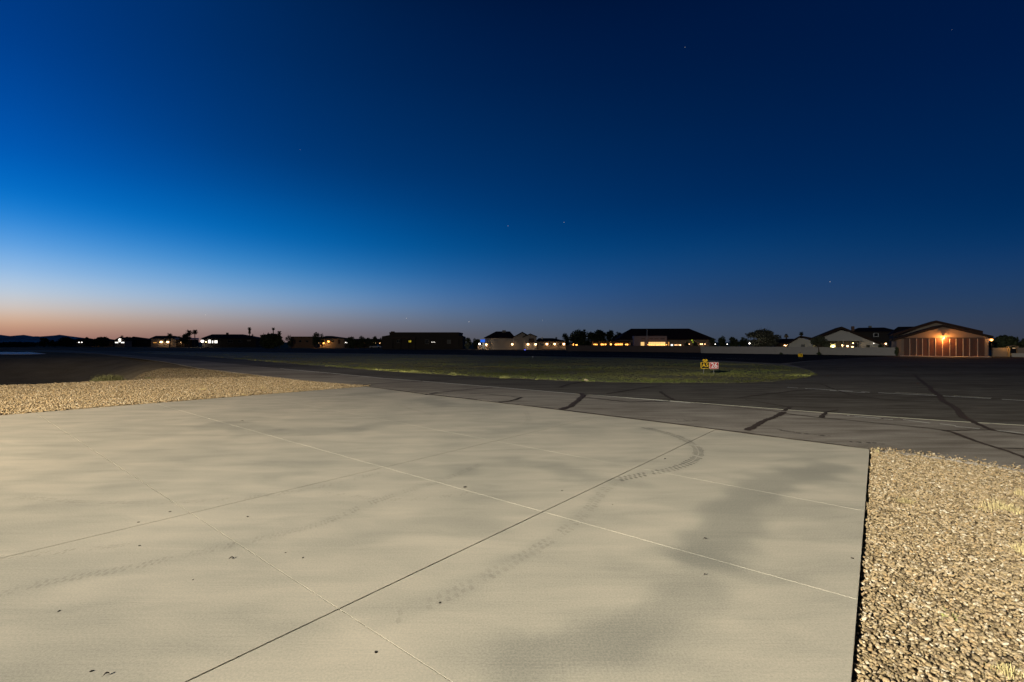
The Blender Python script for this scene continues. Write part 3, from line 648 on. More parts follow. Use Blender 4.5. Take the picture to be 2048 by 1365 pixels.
rounded(MB(), sx(1419.9), sx(1435.8), sz(737.6), sz(725.8), -.036, -.0305, .05).build('red_face', RED, t)
text_mesh('26', .50, WHT, t, sx(1427.9), -.04, sz(731.6), .006)
tb = rounded(MB(), sx(1405.4), sx(1414.4), sz(723.2), sz(719.2), -.015, .015, .04).build('yellow_tab', YEL, t)
mb = MB()
for i in range(4): mb.box(sx(1407.2+i*1.6), sx(1408.2+i*1.6), -.02, -.0155, sz(721.9), sz(720.4))
mb.build('tab_marking', BLK, tb); MB().tube((sx(1409.8), 0, sz(725)), (sx(1409.8), 0, sz(723)), .02).build('tab_stem', YEL, t)
for p in (1407, 1427.5): MB().tube((sx(p), 0, 0), (sx(p), 0, sz(737)), .025).build('post', GALV, t)
MB().box(sx(1400), sx(1438), -.12, .12, 0, .03).build('base', mat('sign pad', (.2,.19,.16)), t)
Ds2 = 72.0; k2 = Ds2/F
t = empty('runway_sign', ((1600.6-CX)*k2, Ds2, 0), 0, 'small plain yellow sign with a black mark in front of the grey wall', 'sign')
zt, zb = H-(707.5-YH)*k2, H-(714-YH)*k2
MB().box(-4.5*k2, 4.6*k2, -.03, .03, zb, zt).build('panel', YEL, t)
mk = MB(); zc = (zt+zb)/2
mk.prism([(.02,zc-.14),(.22,zc-.14),(.22,zc-.09),(.10,zc-.09),(.2,zc+.02),(.2,zc+.10),(.14,zc+.14),(.02,zc+.14),(.02,zc+.09),(.13,zc+.09),(.13,zc+.04),(.02,zc-.09)], -.036, -.0305)
mk.build('marking', BLK, t)
for s_ in (-.22, .22): MB().tube((s_, 0, 0), (s_, 0, zb), .025).build('leg', GALV, t)
MB().tube((-.05, 0, zt), (.0, 0, zt+.22), .05, .02).build('cap', BLK, t)
def stake(label, px, pyb, pyt, m, cat='marker'):
    D = F*H/(pyb-YH); x = (px-CX)/F*D; t = empty('marker_stake', (x, D, 0), 0, label, cat); zt = H-(pyt-YH)/F*D
    MB().tube((0,0,0), (0,0,zt), .035, .03).build('rod', m, t); MB().tube((0,0,zt*.7), (0,0,zt), .06).build('band', WHT, t)
stake('short pale reflective stake in the median grass below the white walled house', 1065.5, 718.5, 713, GALV)
stake('thin pale post on the far side of the runway under the white walled house', 1070.5, 699.5, 693, GALV)
D = F*H/(703-YH); t = empty('taxiway_light', ((1050-CX)/F*D, D, 0), 0, 'small blue glowing light beyond the runway', 'taxiway light')
MB().tube((0,0,0), (0,0,.3), .05).build('stem', GALV, t); MB().ball((0,0,.38), .09, .09, .1).build('lens', emit('blue lens', (.08,.12,1), 4), t)

# ---------------------------------------------------------------- trees
LEAF = attrmat('leaves', rough=.7, spec=.2); BARK = mat('bark', (.09,.07,.05), scale=8, bump=.5)
def leaves(name, C, R, n, size, col, parent, seed, flat=.8):
    """C lobes (m,3), R lobe radii (m,3); leaf quads spread in them"""
    n = int(n*2.0); size = size*1.35; rg_ = np.random.default_rng(seed); k = rg_.integers(0, len(C), n)
    d = rg_.normal(0, 1, (n, 3)); d /= np.linalg.norm(d, axis=1)[:, None]; r = rg_.random((n, 1))**.45*(1+.25*rg_.random((n, 1)))
    c = C[k]+d*r*R[k]
    a = rg_.normal(0, 1, (n, 3)); a /= np.linalg.norm(a, axis=1)[:, None]; b = np.cross(a, rg_.normal(0, 1, (n, 3))); b /= np.linalg.norm(b, axis=1)[:, None]
    s = size*(.5+rg_.random((n, 1))); a *= s; b *= s*flat*.55
    v = np.stack([c-a, c+b*.9, c+a, c-b*.9], 1).reshape(-1, 3); v[:, 2] = np.maximum(v[:, 2], .02)
    q = np.arange(n*4).reshape(-1, 4)
    lobe = .75+.5*rg_.random(len(C))
    t = np.array(col)[None]*lobe[k][:, None]*(.6+.8*rg_.random((n, 1))); return numesh(name, v, q, 4, LEAF, parent, np.repeat(t, 4, 0))
SEED = [10]
def tree(name, label, px, pyt, wpx, D, col=(.05,.062,.03), low=.25, n=900, size=None, lobes=16, cat='tree', group=None, trunks=1, airy=.5, twigs=0, depth=None):
    SEED[0] += 1; r = random.Random(SEED[0]); x = (px-CX)/F*D; top = H-(pyt-YH)/F*D; W = wpx/F*D/2
    t = empty(name, (x, D, -.1), 0, label, cat, group); top += .1
    zl = top*low; hz = (top-zl)/2; zc = zl+hz; size = size or max(.10, W*.10); C, R = [], []
    for i in range(lobes):
        a = r.random()*6.28; u = r.random()**.5; e = r.uniform(-1, 1); q = math.sqrt(max(0, 1-e*e*.9)); rr = r.uniform(.28, .45)
        C.append((math.cos(a)*u*q*W*(1-rr*.7), math.sin(a)*u*q*(depth or W)*.8, zc+e*hz*(1-rr*.8))); R.append((W*rr, W*rr, hz*rr*airy*1.7))
    C.append((r.uniform(-.2,.2)*W, 0, top-hz*.32)); R.append((W*.4, W*.4, hz*.32))
    leaves('crown', np.array(C), np.array(R), n, size, col, t, SEED[0])
    mb = MB(); tr = max(.05, top*.03)
    for j in range(trunks):
        bx = (j-(trunks-1)/2)*tr*2.5; k_ = (r.uniform(-.1,.1)*W+bx*2, 0, zl+hz*.35); mb.tube((bx, 0, 0), k_, tr*1.2, tr*.7, 7)
        for c in C[j::max(1, trunks*(1 if twigs else 2))][:14]: mb.tube(k_, c, tr*.5, tr*.12, 5)
    for j in range(twigs):
        c = Vector(r.choice(C)); dv = Vector((r.uniform(-1,1), r.uniform(-1,1), r.uniform(-.2,1))).normalized()
        mb.tube(c, c+dv*W*r.uniform(.25,.5), tr*.13, tr*.04, 4)
    mb.build('trunk', BARK, t); return t
PALMC = (.06,.065,.03)
def palm(label, px, pyt, pyb, wpx, D, group='palms on the skyline', drop=0, tall=None):
    SEED[0] += 1; r = random.Random(SEED[0]); x = (px-CX)/F*D; top = H-(pyt-YH)/F*D; W = wpx/F*D/2
    t = empty('palm_tree', (x, D, -.1), 0, label, 'palm tree', group); zc = top-W*.75+.1
    MB().tube((0,0,0), (.05*W,0,zc*.5), .26, .2, 8).tube((.05*W,0,zc*.5), (0,0,zc), .2, .17, 8).build('trunk', BARK, t)
    v, f, tn = [], [], []
    for i in range(46):
        a = r.random()*6.28; el = r.uniform(-.9, 1.4); Lf = W*r.uniform(.8, 1.05); ux, uy = math.cos(a), math.sin(a); px_, py_, pz_ = 0, 0, zc
        pts = [(0, 0, zc)]
        for s_ in range(5):
            px_ += ux*math.cos(el)*Lf/5; py_ += uy*math.cos(el)*Lf/5; pz_ += math.sin(el)*Lf/5; el -= .22; pts.append((px_, py_, pz_))
        for s_, (p0, p1) in enumerate(zip(pts, pts[1:])):
            for sd in (-1, 1):
                for q_ in range(2):
                    tt = q_/2; b = [p0[j]*(1-tt)+p1[j]*tt for j in range(3)]; ln = W*.34*math.sin(.5+(s_+tt)/5*2.3)
                    tip = (b[0]-uy*sd*ln+ux*ln*.7, b[1]+ux*sd*ln+uy*ln*.7, b[2]-ln*.25); n0 = len(v)
                    v += [tuple(b), (b[0]+(p1[0]-p0[0])*.45, b[1]+(p1[1]-p0[1])*.45, b[2]+(p1[2]-p0[2])*.45), tip]; f.append((n0, n0+1, n0+2))
    tn = np.tile(np.array(PALMC), (len(v), 1)); numesh('fronds', np.array(v), np.array(f), 3, LEAF, t, tn)
    if drop:
        mb = MB(); mb.tube((0,0,zc), (0,0,zc-W*drop), .35, .6, 9); mb.build('dead_frond_skirt', mat('dead fronds', (.2,.15,.08)), t)
    return t

# ---------------------------------------------------------------- houses
STU = mat('pale stucco', (.31,.29,.27), var=.12, scale=.7, bump=.2); TAN = mat('tan stucco', (.25,.20,.16), var=.12, scale=.7, bump=.2)
DKW = mat('brown stucco', (.036,.03,.026), var=.15, scale=.7, bump=.2); BRK = mat('brown brick', (.20,.12,.08), var=.3, scale=5)
TILE = mat('dark roof tile', (.035,.024,.02), var=.35, spec=.05, scale=2.5, streak=(1, 1, 8)); TILE2 = mat('reddish roof tile', (.05,.028,.022), var=.35, spec=.05, scale=2.5)
GLS = mat('dark glass', (.012,.014,.018), rough=.15, spec=.6, var=.1); FRM = mat('window frame', (.2,.19,.17)); WPT = mat('white paint', (.7,.68,.64), var=.06)
TRIM = mat('fascia', (.06,.04,.035)); RDW = mat('red brown door steel', (.075,.026,.014), var=.2, scale=3, rough=.55, streak=(6, 1, .4))
E_W = emit('white lit pane', (1,.95,.86), 1.6); E_Y = emit('warm lit pane', (1,.62,.22), 1.15); E_DY = emit('amber lit pane', (1,.45,.1), .5)
B_W = emit('white bulb', (1,.93,.84), 6); B_Y = emit('amber bulb', (1,.42,.08), 5); B_O = emit('orange bulb', (1,.58,.26), 7); B_G = emit('green yellow bulb', (.6,.8,.05), 1.2)
class House:
    def __init__(s, name, label, px, D, rot=0, cat='house', group=None):
        s.a = math.radians(rot); s.O = Vector(((px-CX)/F*D, D, 0)); s.u = Vector((math.cos(s.a), -math.sin(s.a), 0)); s.w = Vector((math.sin(s.a), math.cos(s.a), 0))
        s.e = empty(name, tuple(s.O), -s.a, label, cat, group)
    def L(s, px, py, back=0):
        tx = (px-CX)/F; tz = -(py-YH)/F; o = s.O+s.w*back
        # camera at (0,0,H), ray t*(tx,1,tz) meets plane (p-o).w=0
        t = (o.x*s.w.x+o.y*s.w.y)/(tx*s.w.x+s.w.y); p = Vector((tx*t, t, H+tz*t))-s.O
        return p.x*s.u.x+p.y*s.u.y, p.z
    def walls(s, pts, depth, m, front=0, name='wall', base=-.15):
        """pts: top outline (px,py) from left to right; goes down to the ground"""
        q = [s.L(a, b, front) for a, b in pts]; poly = [(q[0][0], base), (q[-1][0], base)]+q[::-1]
        return MB().prism(poly, front, front+depth).build(name, m, s.e)
    def gable(s, l, p, r, th, depth, m, front=0, name='roof'):
        """two roof slabs over a gable seen end on; l,p,r = (px,py) of the upper outline"""
        a, b, c = s.L(*l, front), s.L(*p, front), s.L(*r, front); y0, y1 = front-.35, front+depth+.35
        mb = MB(); mb.prism([(a[0], a[1]-th), (b[0], b[1]-th), (b[0], b[1]), (a[0], a[1])], y0, y1)
        mb.prism([(b[0]+.002, b[1]-th), (c[0], c[1]-th), (c[0], c[1]), (b[0]+.002, b[1])], y0, y1); return mb.build(name, m, s.e)
    def hip(s, el, er, rl, rr, ye, yr, depth, m, front=0, th=.18, name='roof'):
        """hip roof with its ridge parallel to the front; pixel columns of eaves and ridge, rows of eave and ridge"""
        mid = front+depth/2; x0, ze = s.L(el, ye, front-.4); x1, _ = s.L(er, ye, front-.4); a, zr = s.L(rl, yr, mid); b, _ = s.L(rr, yr, mid); y0, y1 = front-.4, front+depth+.4
        a = max(a, x0+.3); b = min(b, x1-.3); b = max(b, a+.2)
        v = [(x0,y0,ze),(x1,y0,ze),(x1,y1,ze),(x0,y1,ze),(a,mid,zr),(b,mid,zr),(x0,y0,ze-th),(x1,y0,ze-th),(x1,y1,ze-th),(x0,y1,ze-th)]
        f = [(0,1,5,4),(1,2,5),(2,3,4,5),(3,0,4),(6,7,1,0),(7,8,2,1),(8,9,3,2),(9,6,0,3),(9,8,7,6)]
        return MB().add(v, f).build(name, m, s.e)
    def bx(s, name, x0, y0, x1, y1, m, front=0, depth=.3, ground=False, parent=None):
        a, zt = s.L(x0, y0, front); b, zb = s.L(x1, y1, front)
        return MB().box(a, b, front, front+depth, -.1 if ground else zb, zt).build(name, m, parent or s.e)
    def win(s, x0, y0, x1, y1, pane=None, frame=None, front=0, name='window', bars=1):
        a, zt = s.L(x0, y0, front); b, zb = s.L(x1, y1, front); t = min(.08, (b-a)*.12); f0 = front-.06
        mb = MB(); mb.box(a, a+t, f0, front+.05, zb, zt); mb.box(b-t, b, f0, front+.05, zb, zt); mb.box(a+t, b-t, f0, front+.05, zt-t, zt); mb.box(a+t, b-t, f0, front+.05, zb, zb+t)
        for i in range(1, bars+1):
            c = a+(b-a)*i/(bars+1); mb.box(c-.025, c+.025, f0+.005, front+.02, zb+t, zt-t)
        w_ = mb.build(name, frame or FRM, s.e); MB().box(a+t*.5, b-t*.5, front-.03, front+.02, zb+t*.5, zt-t*.5).build('pane', pane or GLS, w_); return w_
    def lamp(s, px, py, r, m, power=0, col=(1,.7,.4), front=0, name='wall_lamp', cone=True):
        x, z = s.L(px, py, front-.35); y = front-.35
        mb = MB(); mb.box(x-.05, x+.05, y+.28, y+.345, z-.06, z+.06); mb.tube((x, y+.3, z+.02), (x, y, z+r+.04), .02, .02, 6)
        if cone: mb.tube((x, y, z+r*.6), (x, y, z+r+.06), r*1.15, r*.4, 10)
        w_ = mb.build(name, TRIM, s.e); MB().ball((x, y, z), r, r, r*1.1).build('bulb', m, w_)
        if power: point('lamp_light', (x, y-.02 if not cone else y-.02-r, z-r*.3 if cone else z-r-.1), power, col, .08, w_)
        return w_

# --- far left
tree('tree', 'round dark tree standing alone nearest the mountains', 87, 676, 18, 250, low=.05, n=700, group='dark trees on the far left skyline')
tree('shrub', 'low wide dark shrub between the lone round tree and the tree clump', 104, 680.5, 20, 255, low=0, n=400, cat='shrub')
tree('tree', 'broad tree clump right of the mountains', 133, 675.5, 38, 260, low=.0, n=1100, lobes=24, group='dark trees on the far left skyline')
tree('tree', 'small tree left of the orange lamp', 173, 674.5, 14, 255, low=.1, n=500, group='dark trees on the far left skyline')
tree('tree', 'wide flat tree behind the orange lamp', 205, 674.5, 34, 262, low=0, n=900, lobes=22, group='dark trees on the far left skyline')
tree('tree', 'dark round tree right above the bright triangular lights', 243, 671, 12, 262, low=.1, n=450, group='dark trees on the far left skyline')
tree('tree', 'low tree right of the bright triangular lights', 258, 674, 22, 265, low=0, n=600, group='dark trees on the far left skyline')
tree('hedge', 'low dark hedge running far left under the mountains', 35, 684.2, 95, 250, low=0, n=1500, lobes=60, cat='hedge', size=.35)
h = House('bungalow', 'low dark house with two tiny pale lights at the far left', 158, 275, -10)
h.walls([(146,681),(185,681)], 8, DKW); h.hip(144, 187, 152, 180, 681.5, 677, 8, TILE)
h.win(150,683,155,686); h.win(172,683,176,686)
for p in (158, 163.5): h.lamp(p, 685, .22, B_W)
h = House('bungalow', 'low dark house with one orange lamp at the far left', 205, 275, -10)
h.walls([(190,682),(226,682)], 8, DKW); h.hip(188, 228, 198, 218, 682.5, 678, 8, TILE); h.win(213,684,219,687); h.lamp(204, 685.3, .45, B_O, 120, (1,.6,.25)); h.lamp(198.5, 686.2, .15, B_W)
h = House('gabled_shed', 'small shed with a white lit gable of stacked lights', 239, 250, -8, cat='shed')
h.walls([(229,681),(239,676),(249,681)], 6, TAN); h.gable((227,681.5), (239,675), (251,681.5), .2, 6, TILE)
h.win(237,678,242,685,E_W, bars=0); h.win(230,684,237,687,E_W); h.win(242,684,249,687,E_W); h.lamp(239.5, 679, .3, B_W)
h = House('bungalow', 'long low dark roofed house between the triangular lights and the pale house', 280, 270, -10)
h.walls([(257,680),(303,680)], 9, DKW); h.hip(254, 306, 258, 268, 680.5, 673.5, 9, TILE); h.win(288,683,294,686); h.win(268,683,274,686)
h = House('pale_house', 'pale house behind palms with two warm lamps and a bluish fascia', 342, 250, -8)
h.walls([(302,676.5),(352,676.5)], 9, STU); h.hip(299, 355, 306, 350, 677, 672, 9, TILE)
h.win(306,684.5,314,687,E_DY); h.win(328,679,333,684)
h.walls([(352,679.5),(384,679.5)], 7, DKW, name='carport_wall'); h.bx('carport_fascia', 350, 676.2, 382, 679.2, mat('blue lit fascia', (.35,.42,.7)), -1.2, 8.4)  # blue light on the carport fascia is put into its base colour
h.win(350,683,360,686,GLS)
for p, y, r_ in ((322.5,684,.5), (335.5,684.2,.5), (362,685,.32)): h.lamp(p, y, r_, B_O, 60, (1,.6,.3))
palm('short palm in front of the pale house', 339.5, 666, 685, 12, 243)
palm('left palm of the close pair beside the bluish carport', 378, 659.5, 680, 15, 240, drop=1.0)
palm('right palm of the close pair beside the bluish carport', 389.5, 659, 680, 13, 243, drop=.5)
tree('tree', 'leafy tree at the foot of the pair of palms', 370, 668, 22, 246, low=.2, n=600)
h = House('ranch_house', 'wide dark roofed house with very bright white windows and a chimney', 455, 230, -6)
h.walls([(404,676.5),(512,676.5)], 12, DKW); h.hip(401, 516, 424, 486, 677.2, 669, 12, TILE); h.bx('chimney', 452, 665.8, 455.4, 671, BRK, 5, 1)
for q in ((416,680,422,687), (423.6,681.5,427,687), (428.6,681,435.4,687)): h.win(*q, E_W, bars=0)
h.win(455,681,466,686); h.win(476,681,484,686); h.win(494,680,502,683,mat('dim pane', (.25,.22,.18)), bars=0)
h.lamp(404.8, 682.5, .6, B_W, 350, (1,.92,.8), name='flood_lamp'); h.lamp(412, 684, .28, B_O)
palm('tall ragged palm right of the wide house with bright windows', 499, 654.5, 680, 9, 236, drop=2.2)
tree('tree', 'small round tree at the end of the wide bright windowed house', 506, 668.5, 9, 238, low=.3, n=300)
tree('shrub', 'large dense dark thicket below the lollipop palm', 541, 667.5, 46, 200, low=0, n=2200, lobes=34, cat='thicket')
palm('slim lollipop palm above the thicket', 546.5, 655, 668, 7.5, 203)
palm('short fat palm at the right shoulder of the thicket', 558.5, 662, 672, 11, 203)
tree('tree', 'spiky small tree left of the brown brick house', 578, 669.5, 15, 205, low=.1, n=500)
h = House('brick_house', 'low brown flat roofed brick house left of the pine like tree', 602, 215, -5)
h.walls([(581,674.5),(628,674.2)], 10, BRK); h.bx('parapet', 580, 673.5, 629, 675.2, TRIM, -.2, 10.4); h.win(598,681,603,685); h.win(611,681,617,685); h.bx('door', 588, 680, 591.5, 688, TRIM, -.05, .1)
tree('tree', 'tall dark twin crowned tree between the brown houses', 632.5, 665, 17, 205, low=.1, n=900)
tree('tree', 'shorter tree touching the twin crowned tree on its right', 644, 668, 11, 206, low=.15, n=500)
h = House('brown_house', 'brown house with two amber lamps right of the twin crowned tree', 665, 210, -5)
h.walls([(640,676.5),(688,676.5)], 9, TAN); h.hip(637, 691, 652, 664, 677, 672.3, 9, TILE2); h.win(662,681,668,685); h.bx('door', 676, 680, 680, 688, TRIM, -.05, .1)
h.lamp(657, 683.3, .42, B_Y, 160, (1,.5,.15)); h.lamp(646.8, 686.5, .42, B_Y, 120, (1,.5,.15)); h.lamp(637, 686.6, .25, B_O); h.win(634,686,639,688,E_Y, bars=0)
for i, (p, y, wv, lb) in enumerate(((703,674,26,'low scrubby tree right of the brown lamp lit house'), (722,672.6,20,'thin bare topped tree in the middle of the scrub row'), (738,675,14,'small tree in the scrub row'), (750,672.5,15,'bare topped tree near the dark flat building'), (765,672,13,'dark tree touching the dark flat building'))):
    tree('tree', lb, p, y, wv, 200+i, low=.0, n=700, twigs=20, group='scrub trees left of the dark flat building')
h = House('bungalow', 'dim low house with tiny white lights under the scrub trees', 705, 212, -4)
h.walls([(690,682),(768,682)], 7, DKW); h.hip(688, 770, 700, 758, 682.5, 678, 7, TILE); h.win(684,686,688,688,E_W, bars=0)
for p, y, r_ in ((691,685.4,.15), (693.6,685.4,.15), (708,687,.2), (725,685.8,.1), (729,686,.1), (747,686.5,.2), (751,686,.16), (760,686.5,.18)): h.lamp(p, y, r_, B_O if p > 700 else B_W)
# parked car seen as a pale low roof
t = empty('parked_car', ((751.5-CX)/F*190, 190, 0), 0, 'pale parked car far off below the tiny lights', 'car')
CARP = mat('pale car paint', (.4,.42,.48), rough=.35, spec=.5); RUB = mat('tyre', (.02,.02,.02))
MB().prism([(-2.2,.35),(2.2,.35),(2.25,.75),(1.6,.88),(-1.9,.92),(-2.25,.8)], -.85, .85).build('body', CARP, t)
MB().prism([(-1.7,.93),(1.2,.9),(.6,1.38),(-1.1,1.42)], -.72, .72).build('cabin', GLS, t)
for a in (-1.35, 1.4):
    for b in (-.8, .8): MB().tube((a, b-.1, .33), (a, b+.1, .33), .33, .33, 14).build('wheel', RUB, t)

# --- dark flat building
h = House('flat_roofed_building', 'long dark flat roofed building with a parapet and tiny yellow windows', 845, 170, 0, cat='building')
h.walls([(779,667),(840,666),(917.5,666.5)], 14, DKW); h.bx('parapet', 778.5, 665, 918, 666.9, TRIM, -.15, 14.3)
h.walls([(764,673.2),(779,670.6)], 12, DKW, .5, name='low_wing'); h.bx('chimney', 781.5, 663.2, 787.5, 667, BRK, 4, 1.5); h.walls([(918.2,671),(926,673.5)], 10, DKW, 1, name='right_wing')
h.bx('canopy', 783, 675.5, 831, 677.5, TRIM, -1.6, 1.6); 
for p in (784, 800, 816, 829): h.bx('column', p, 677.5, p+1.4, 690, DKW, -1.5, .3, True)
for p in (817.5, 820.6): h.win(p, 681.3, p+1.6, 685.2, emit('yellow lit pane', (.95,.75,.05), .8), bars=0)
h.win(793,680,802,686); h.win(850,680,858,688); h.win(894,680,902,688)
for p in (863.3, 866.3, 869.4): h.lamp(p, 684.6, .07, B_W)
tree('tree', 'leafy small tree right of the dark flat building', 936, 676, 18, 165, low=.15, n=700)
tree('tree', 'round tree left of the blue glow', 952, 677.5, 20, 172, low=0, n=700)
tree('shrub', 'pale leaved shrub at the right end of the dark flat building', 935, 683.5, 12, 160, low=0, n=300, cat='shrub', col=(.16,.18,.12))
# --- white walled house
h = House('white_walled_house', 'white walled house with a dark hip roof and lamps at its feet', 1010, 165, 0)
h.walls([(970,676),(1026,676)], 12, STU); h.hip(967.5, 1031, 992, 1020, 675.8, 663.3, 12, TILE); 
h.walls([(1026.4,674.5),(1044.5,665.5),(1051,670)], 9, STU, -.6, name='gable_wall'); h.gable((1023,676), (1044.5,664), (1059,672), .35, 9, TILE, -.6, name='gable_roof')
h.walls([(1047.5,673.3),(1060.5,668.8),(1073,673)], 8, STU, -1.4, name='porch_wall'); h.gable((1045,674), (1060.5,667.4), (1074.5,673.2), .3, 8, TILE, -1.4, name='porch_roof')
h.bx('garage_door', 1058, 677.5, 1068, 686.5, TRIM, -1.46, .1); h.bx('chimney', 1004.5, 661, 1011.5, 665.5, STU, 5, 1.2)
h.walls([(955,690.5),(969.6,690.5)], 4, TAN, -.2, name='low_wall'); h.walls([(972.8,686.5),(979.3,686.5)], .4, TAN, -.45, name='low_wall'); h.bx('door', 965, 686, 969, 698, GLS, -.3, .08)
h.bx('glow_box', 961, 679.5, 969.6, 685, emit('blue lit awning', (.01,.12,.75), .9), -.6, .5)  # a blue light, built as a plain glowing box
h.win(1060.5,671,1062.2,672.6, front=-1.4, bars=0)
for p, y, r_, pw in ((959,688,.3,60), (972.6,689.3,.32,90)): h.lamp(p, y, r_, B_W if p < 965 else B_O, pw, (1,.75,.5), -.5)
for p in (1024.5, 1056, 1071.3): h.lamp(p, 688.8, .34, B_O, 26, (1,.75,.5), -1.5)
h = House('low_house', 'low pinkish house with three round lamps right of the white walled house', 1100, 168, 3)
h.walls([(1073.5,682.5),(1131,682.5)], 9, TAN); h.hip(1071, 1133, 1077, 1106, 682.6, 676.8, 9, TILE)
h.bx('chimney', 1083, 674.5, 1085.4, 679, WPT, 3, .5)
for q in ((1080,687,1088,691), (1097.5,687,1105.5,690.5), (1117,687,1125,691)): h.win(*q)
for p, r_ in ((1093.8,.36), (1109.3,.34), (1127.8,.36)): h.lamp(p, 688.3, r_, B_O, 26, (1,.75,.5), -.1)
tree('tree', 'small round tree behind the low pinkish house', 1112, 674.5, 11, 180, low=.3, n=350)
tree('tree', 'narrow round topped tree at the end of the low pinkish house', 1130.5, 667.5, 22, 178, low=.1, n=800, airy=.6)
tree('tree', 'tallest broad dark tree of the row left of the string lights', 1159, 659.5, 40, 165, low=.05, n=1800, lobes=26, airy=.6, group='dark tree row left of the big hip roof')
tree('tree', 'lower tree in the middle of the dark tree row', 1180, 664.5, 30, 166, low=.05, n=1000, airy=.6, group='dark tree row left of the big hip roof')
tree('tree', 'second tall dark tree above the first string lights', 1199, 661, 32, 165, low=.05, n=1300, airy=.6, group='dark tree row left of the big hip roof')
tree('tree', 'round dark tree over the middle of the string lights', 1221, 662, 28, 166, low=.05, n=1100, airy=.6, group='dark tree row left of the big hip roof')
tree('tree', 'dark tree touching the left slope of the big hip roof', 1238, 664.5, 24, 167, low=.05, n=900, airy=.6, group='dark tree row left of the big hip roof')
h = House('garden_shed', 'small white shed with two amber lights left of the string lights', 1142, 150, 3, cat='shed')
h.walls([(1139.5,688),(1142,687),(1144.5,688)], 2, STU); h.gable((1139,688.2), (1142,686.6), (1145,688.2), .1, 2, TILE); h.win(1140.8,689.5,1143,692, bars=0)
for p, y, r_ in ((1146.5,690.3,.16), (1153,690.6,.3), (1147,688,.1)): h.lamp(p, y, r_, B_Y)
# --- big hip roof house
h = House('hip_roofed_house', 'big house under a broad dark hip roof with glowing windows and string lights', 1320, 150, 5)
h.walls([(1240,678),(1428,678)], 16, TAN); h.hip(1234, 1432, 1262, 1378, 679, 657.8, 16, TILE2)
h.walls([(1268,672.3),(1334,672.3)], 3, mat('pinkish stucco', (.42,.31,.30), var=.1, scale=.7), -2.5, name='entrance_block')
for q in ((1281,684,1289,694,2), (1296.5,684,1331,694,6)): h.win(*q[:4], E_Y, front=-2.5, bars=q[4])
h.win(1335.5,684,1339,694,E_DY, bars=0); h.win(1341,688.5,1346.4,694.5,E_W, bars=0, front=-.1)
MB_ = h.bx('flag_pole', 1293.6, 660, 1294.6, 693, WPT, -4, .12, True)
for a, b in ((1283,1290),(1299,1306),(1309,1317),(1321,1329)): h.bx('wall_vent', a, 677.6, b, 678.6, TRIM, -2.56, .05)
for i, p in enumerate((1186,1189,1193,1204,1206,1211,1222,1224.5,1231,1234,1237,1240,1243,1251,1254)):
    pass
po = House('patio_cover', 'long low patio cover hung with amber string lights left of the big hip roof', 1220, 140, 4, cat='patio cover')
po.bx('roof', 1182, 682, 1262, 684, TRIM, -.5, 5); po.walls([(1184,684.2),(1261,684.2)], .3, DKW, 4.0, name='rear_wall')
for p in (1184, 1221, 1259): po.bx('column', p, 684, p+2, 694, mat('amber stucco', (.45,.32,.2)), -.3, .3, True)
for q in ((1187,687,1195,693), (1200,687,1213,693), (1230,686.5,1246,693), (1250,687,1257,693)): po.win(*q, E_DY, front=3.95, bars=2)
for p, r_ in ((1188,.12),(1191,.15),(1194,.12),(1204,.2),(1207,.15),(1211.5,.15),(1221.8,.25),(1230.5,.14),(1233.5,.16),(1237,.17),(1240.5,.17),(1244,.15),(1251,.12),(1254.5,.2)):
    po.lamp(p, 689.2+random.uniform(-.5,.5), r_, B_Y, name='string_lamp', front=-.6)
for p in (1205, 1238): point('lamp_light', (*po.L(p, 688, 1)[:1], 1.0, 2.0), 130, (1,.5,.15), .2, po.e)
for p in (1296,1300,1303.5,1307,1314,1317,1322,1326,1329.5,1333): h.lamp(p, 690+random.uniform(-.6,.4), .13, B_Y, front=-3.4, name='path_lamp')
for p in (1350,1352.5,1356,1360.5): h.lamp(p, 690.4, .2 if p > 1360 else .1, B_O, front=-.4)
for p, y in ((1384,680.8), (1386.6,684.6)): h.bx('green_light_bar', p-1.3, y-.5, p+1.3, y+.6, B_G, -.7, .1)
for p, r_ in ((1401,.14),(1404.3,.17),(1410,.12),(1378.5,.12)): h.lamp(p, 688.6, r_, B_O, front=-.5)
tree('shrub', 'dark shrub in front of the right part of the big hip roofed house', 1373, 684, 16, 140, low=0, n=500, cat='shrub')
tree('shrub', 'second dark shrub below the green light bars', 1391, 683, 14, 141, low=0, n=400, cat='shrub')
for p, y, wv, lb in ((1444,672.5,24,'round dark tree right of the big hip roof'), (1467,674.5,26,'broad low dark tree right of the first round tree'), (1487,674,20,'ragged tree left of the spreading mesquite'), (1425,677,16,'low tree at the right foot of the big hip roof')):
    tree('tree', lb, p, y, wv, 130, low=0, n=900, group='dark trees behind the grey wall')
tree('mesquite_tree', 'large spreading mesquite with feathery branches behind the grey wall', 1524, 658.5, 62, 112, low=.18, n=3600, size=.17, lobes=30, trunks=3, twigs=160, airy=.4, col=(.075,.075,.05))
t = empty('yard_lamp', ((1499-CX)/F*110, 110, 0), 0, 'small white yard lamp at the left foot of the mesquite', 'lamp')
MB().tube((0,0,0), (0,0,2.0), .04).build('post', TRIM, t); MB().ball((0,0,2.13), .14, .14, .15).build('globe', B_W, t); point('lamp_light', (.2,-.3,2.2), 60, (1,.9,.75), .1, t)
for p, lb in ((1430.5,'tiny white garden lamp left of two beyond the grey wall'), (1454.5,'tiny white garden lamp right of two beyond the grey wall')):
    t = empty('garden_lamp', ((p-CX)/F*112, 112, 0), 0, lb, 'lamp', 'tiny garden lamps beyond the wall'); MB().tube((0,0,0), (0,0,1.85), .03).build('post', TRIM, t); MB().ball((0,0,1.94), .09, .09, .09).build('globe', B_W, t)
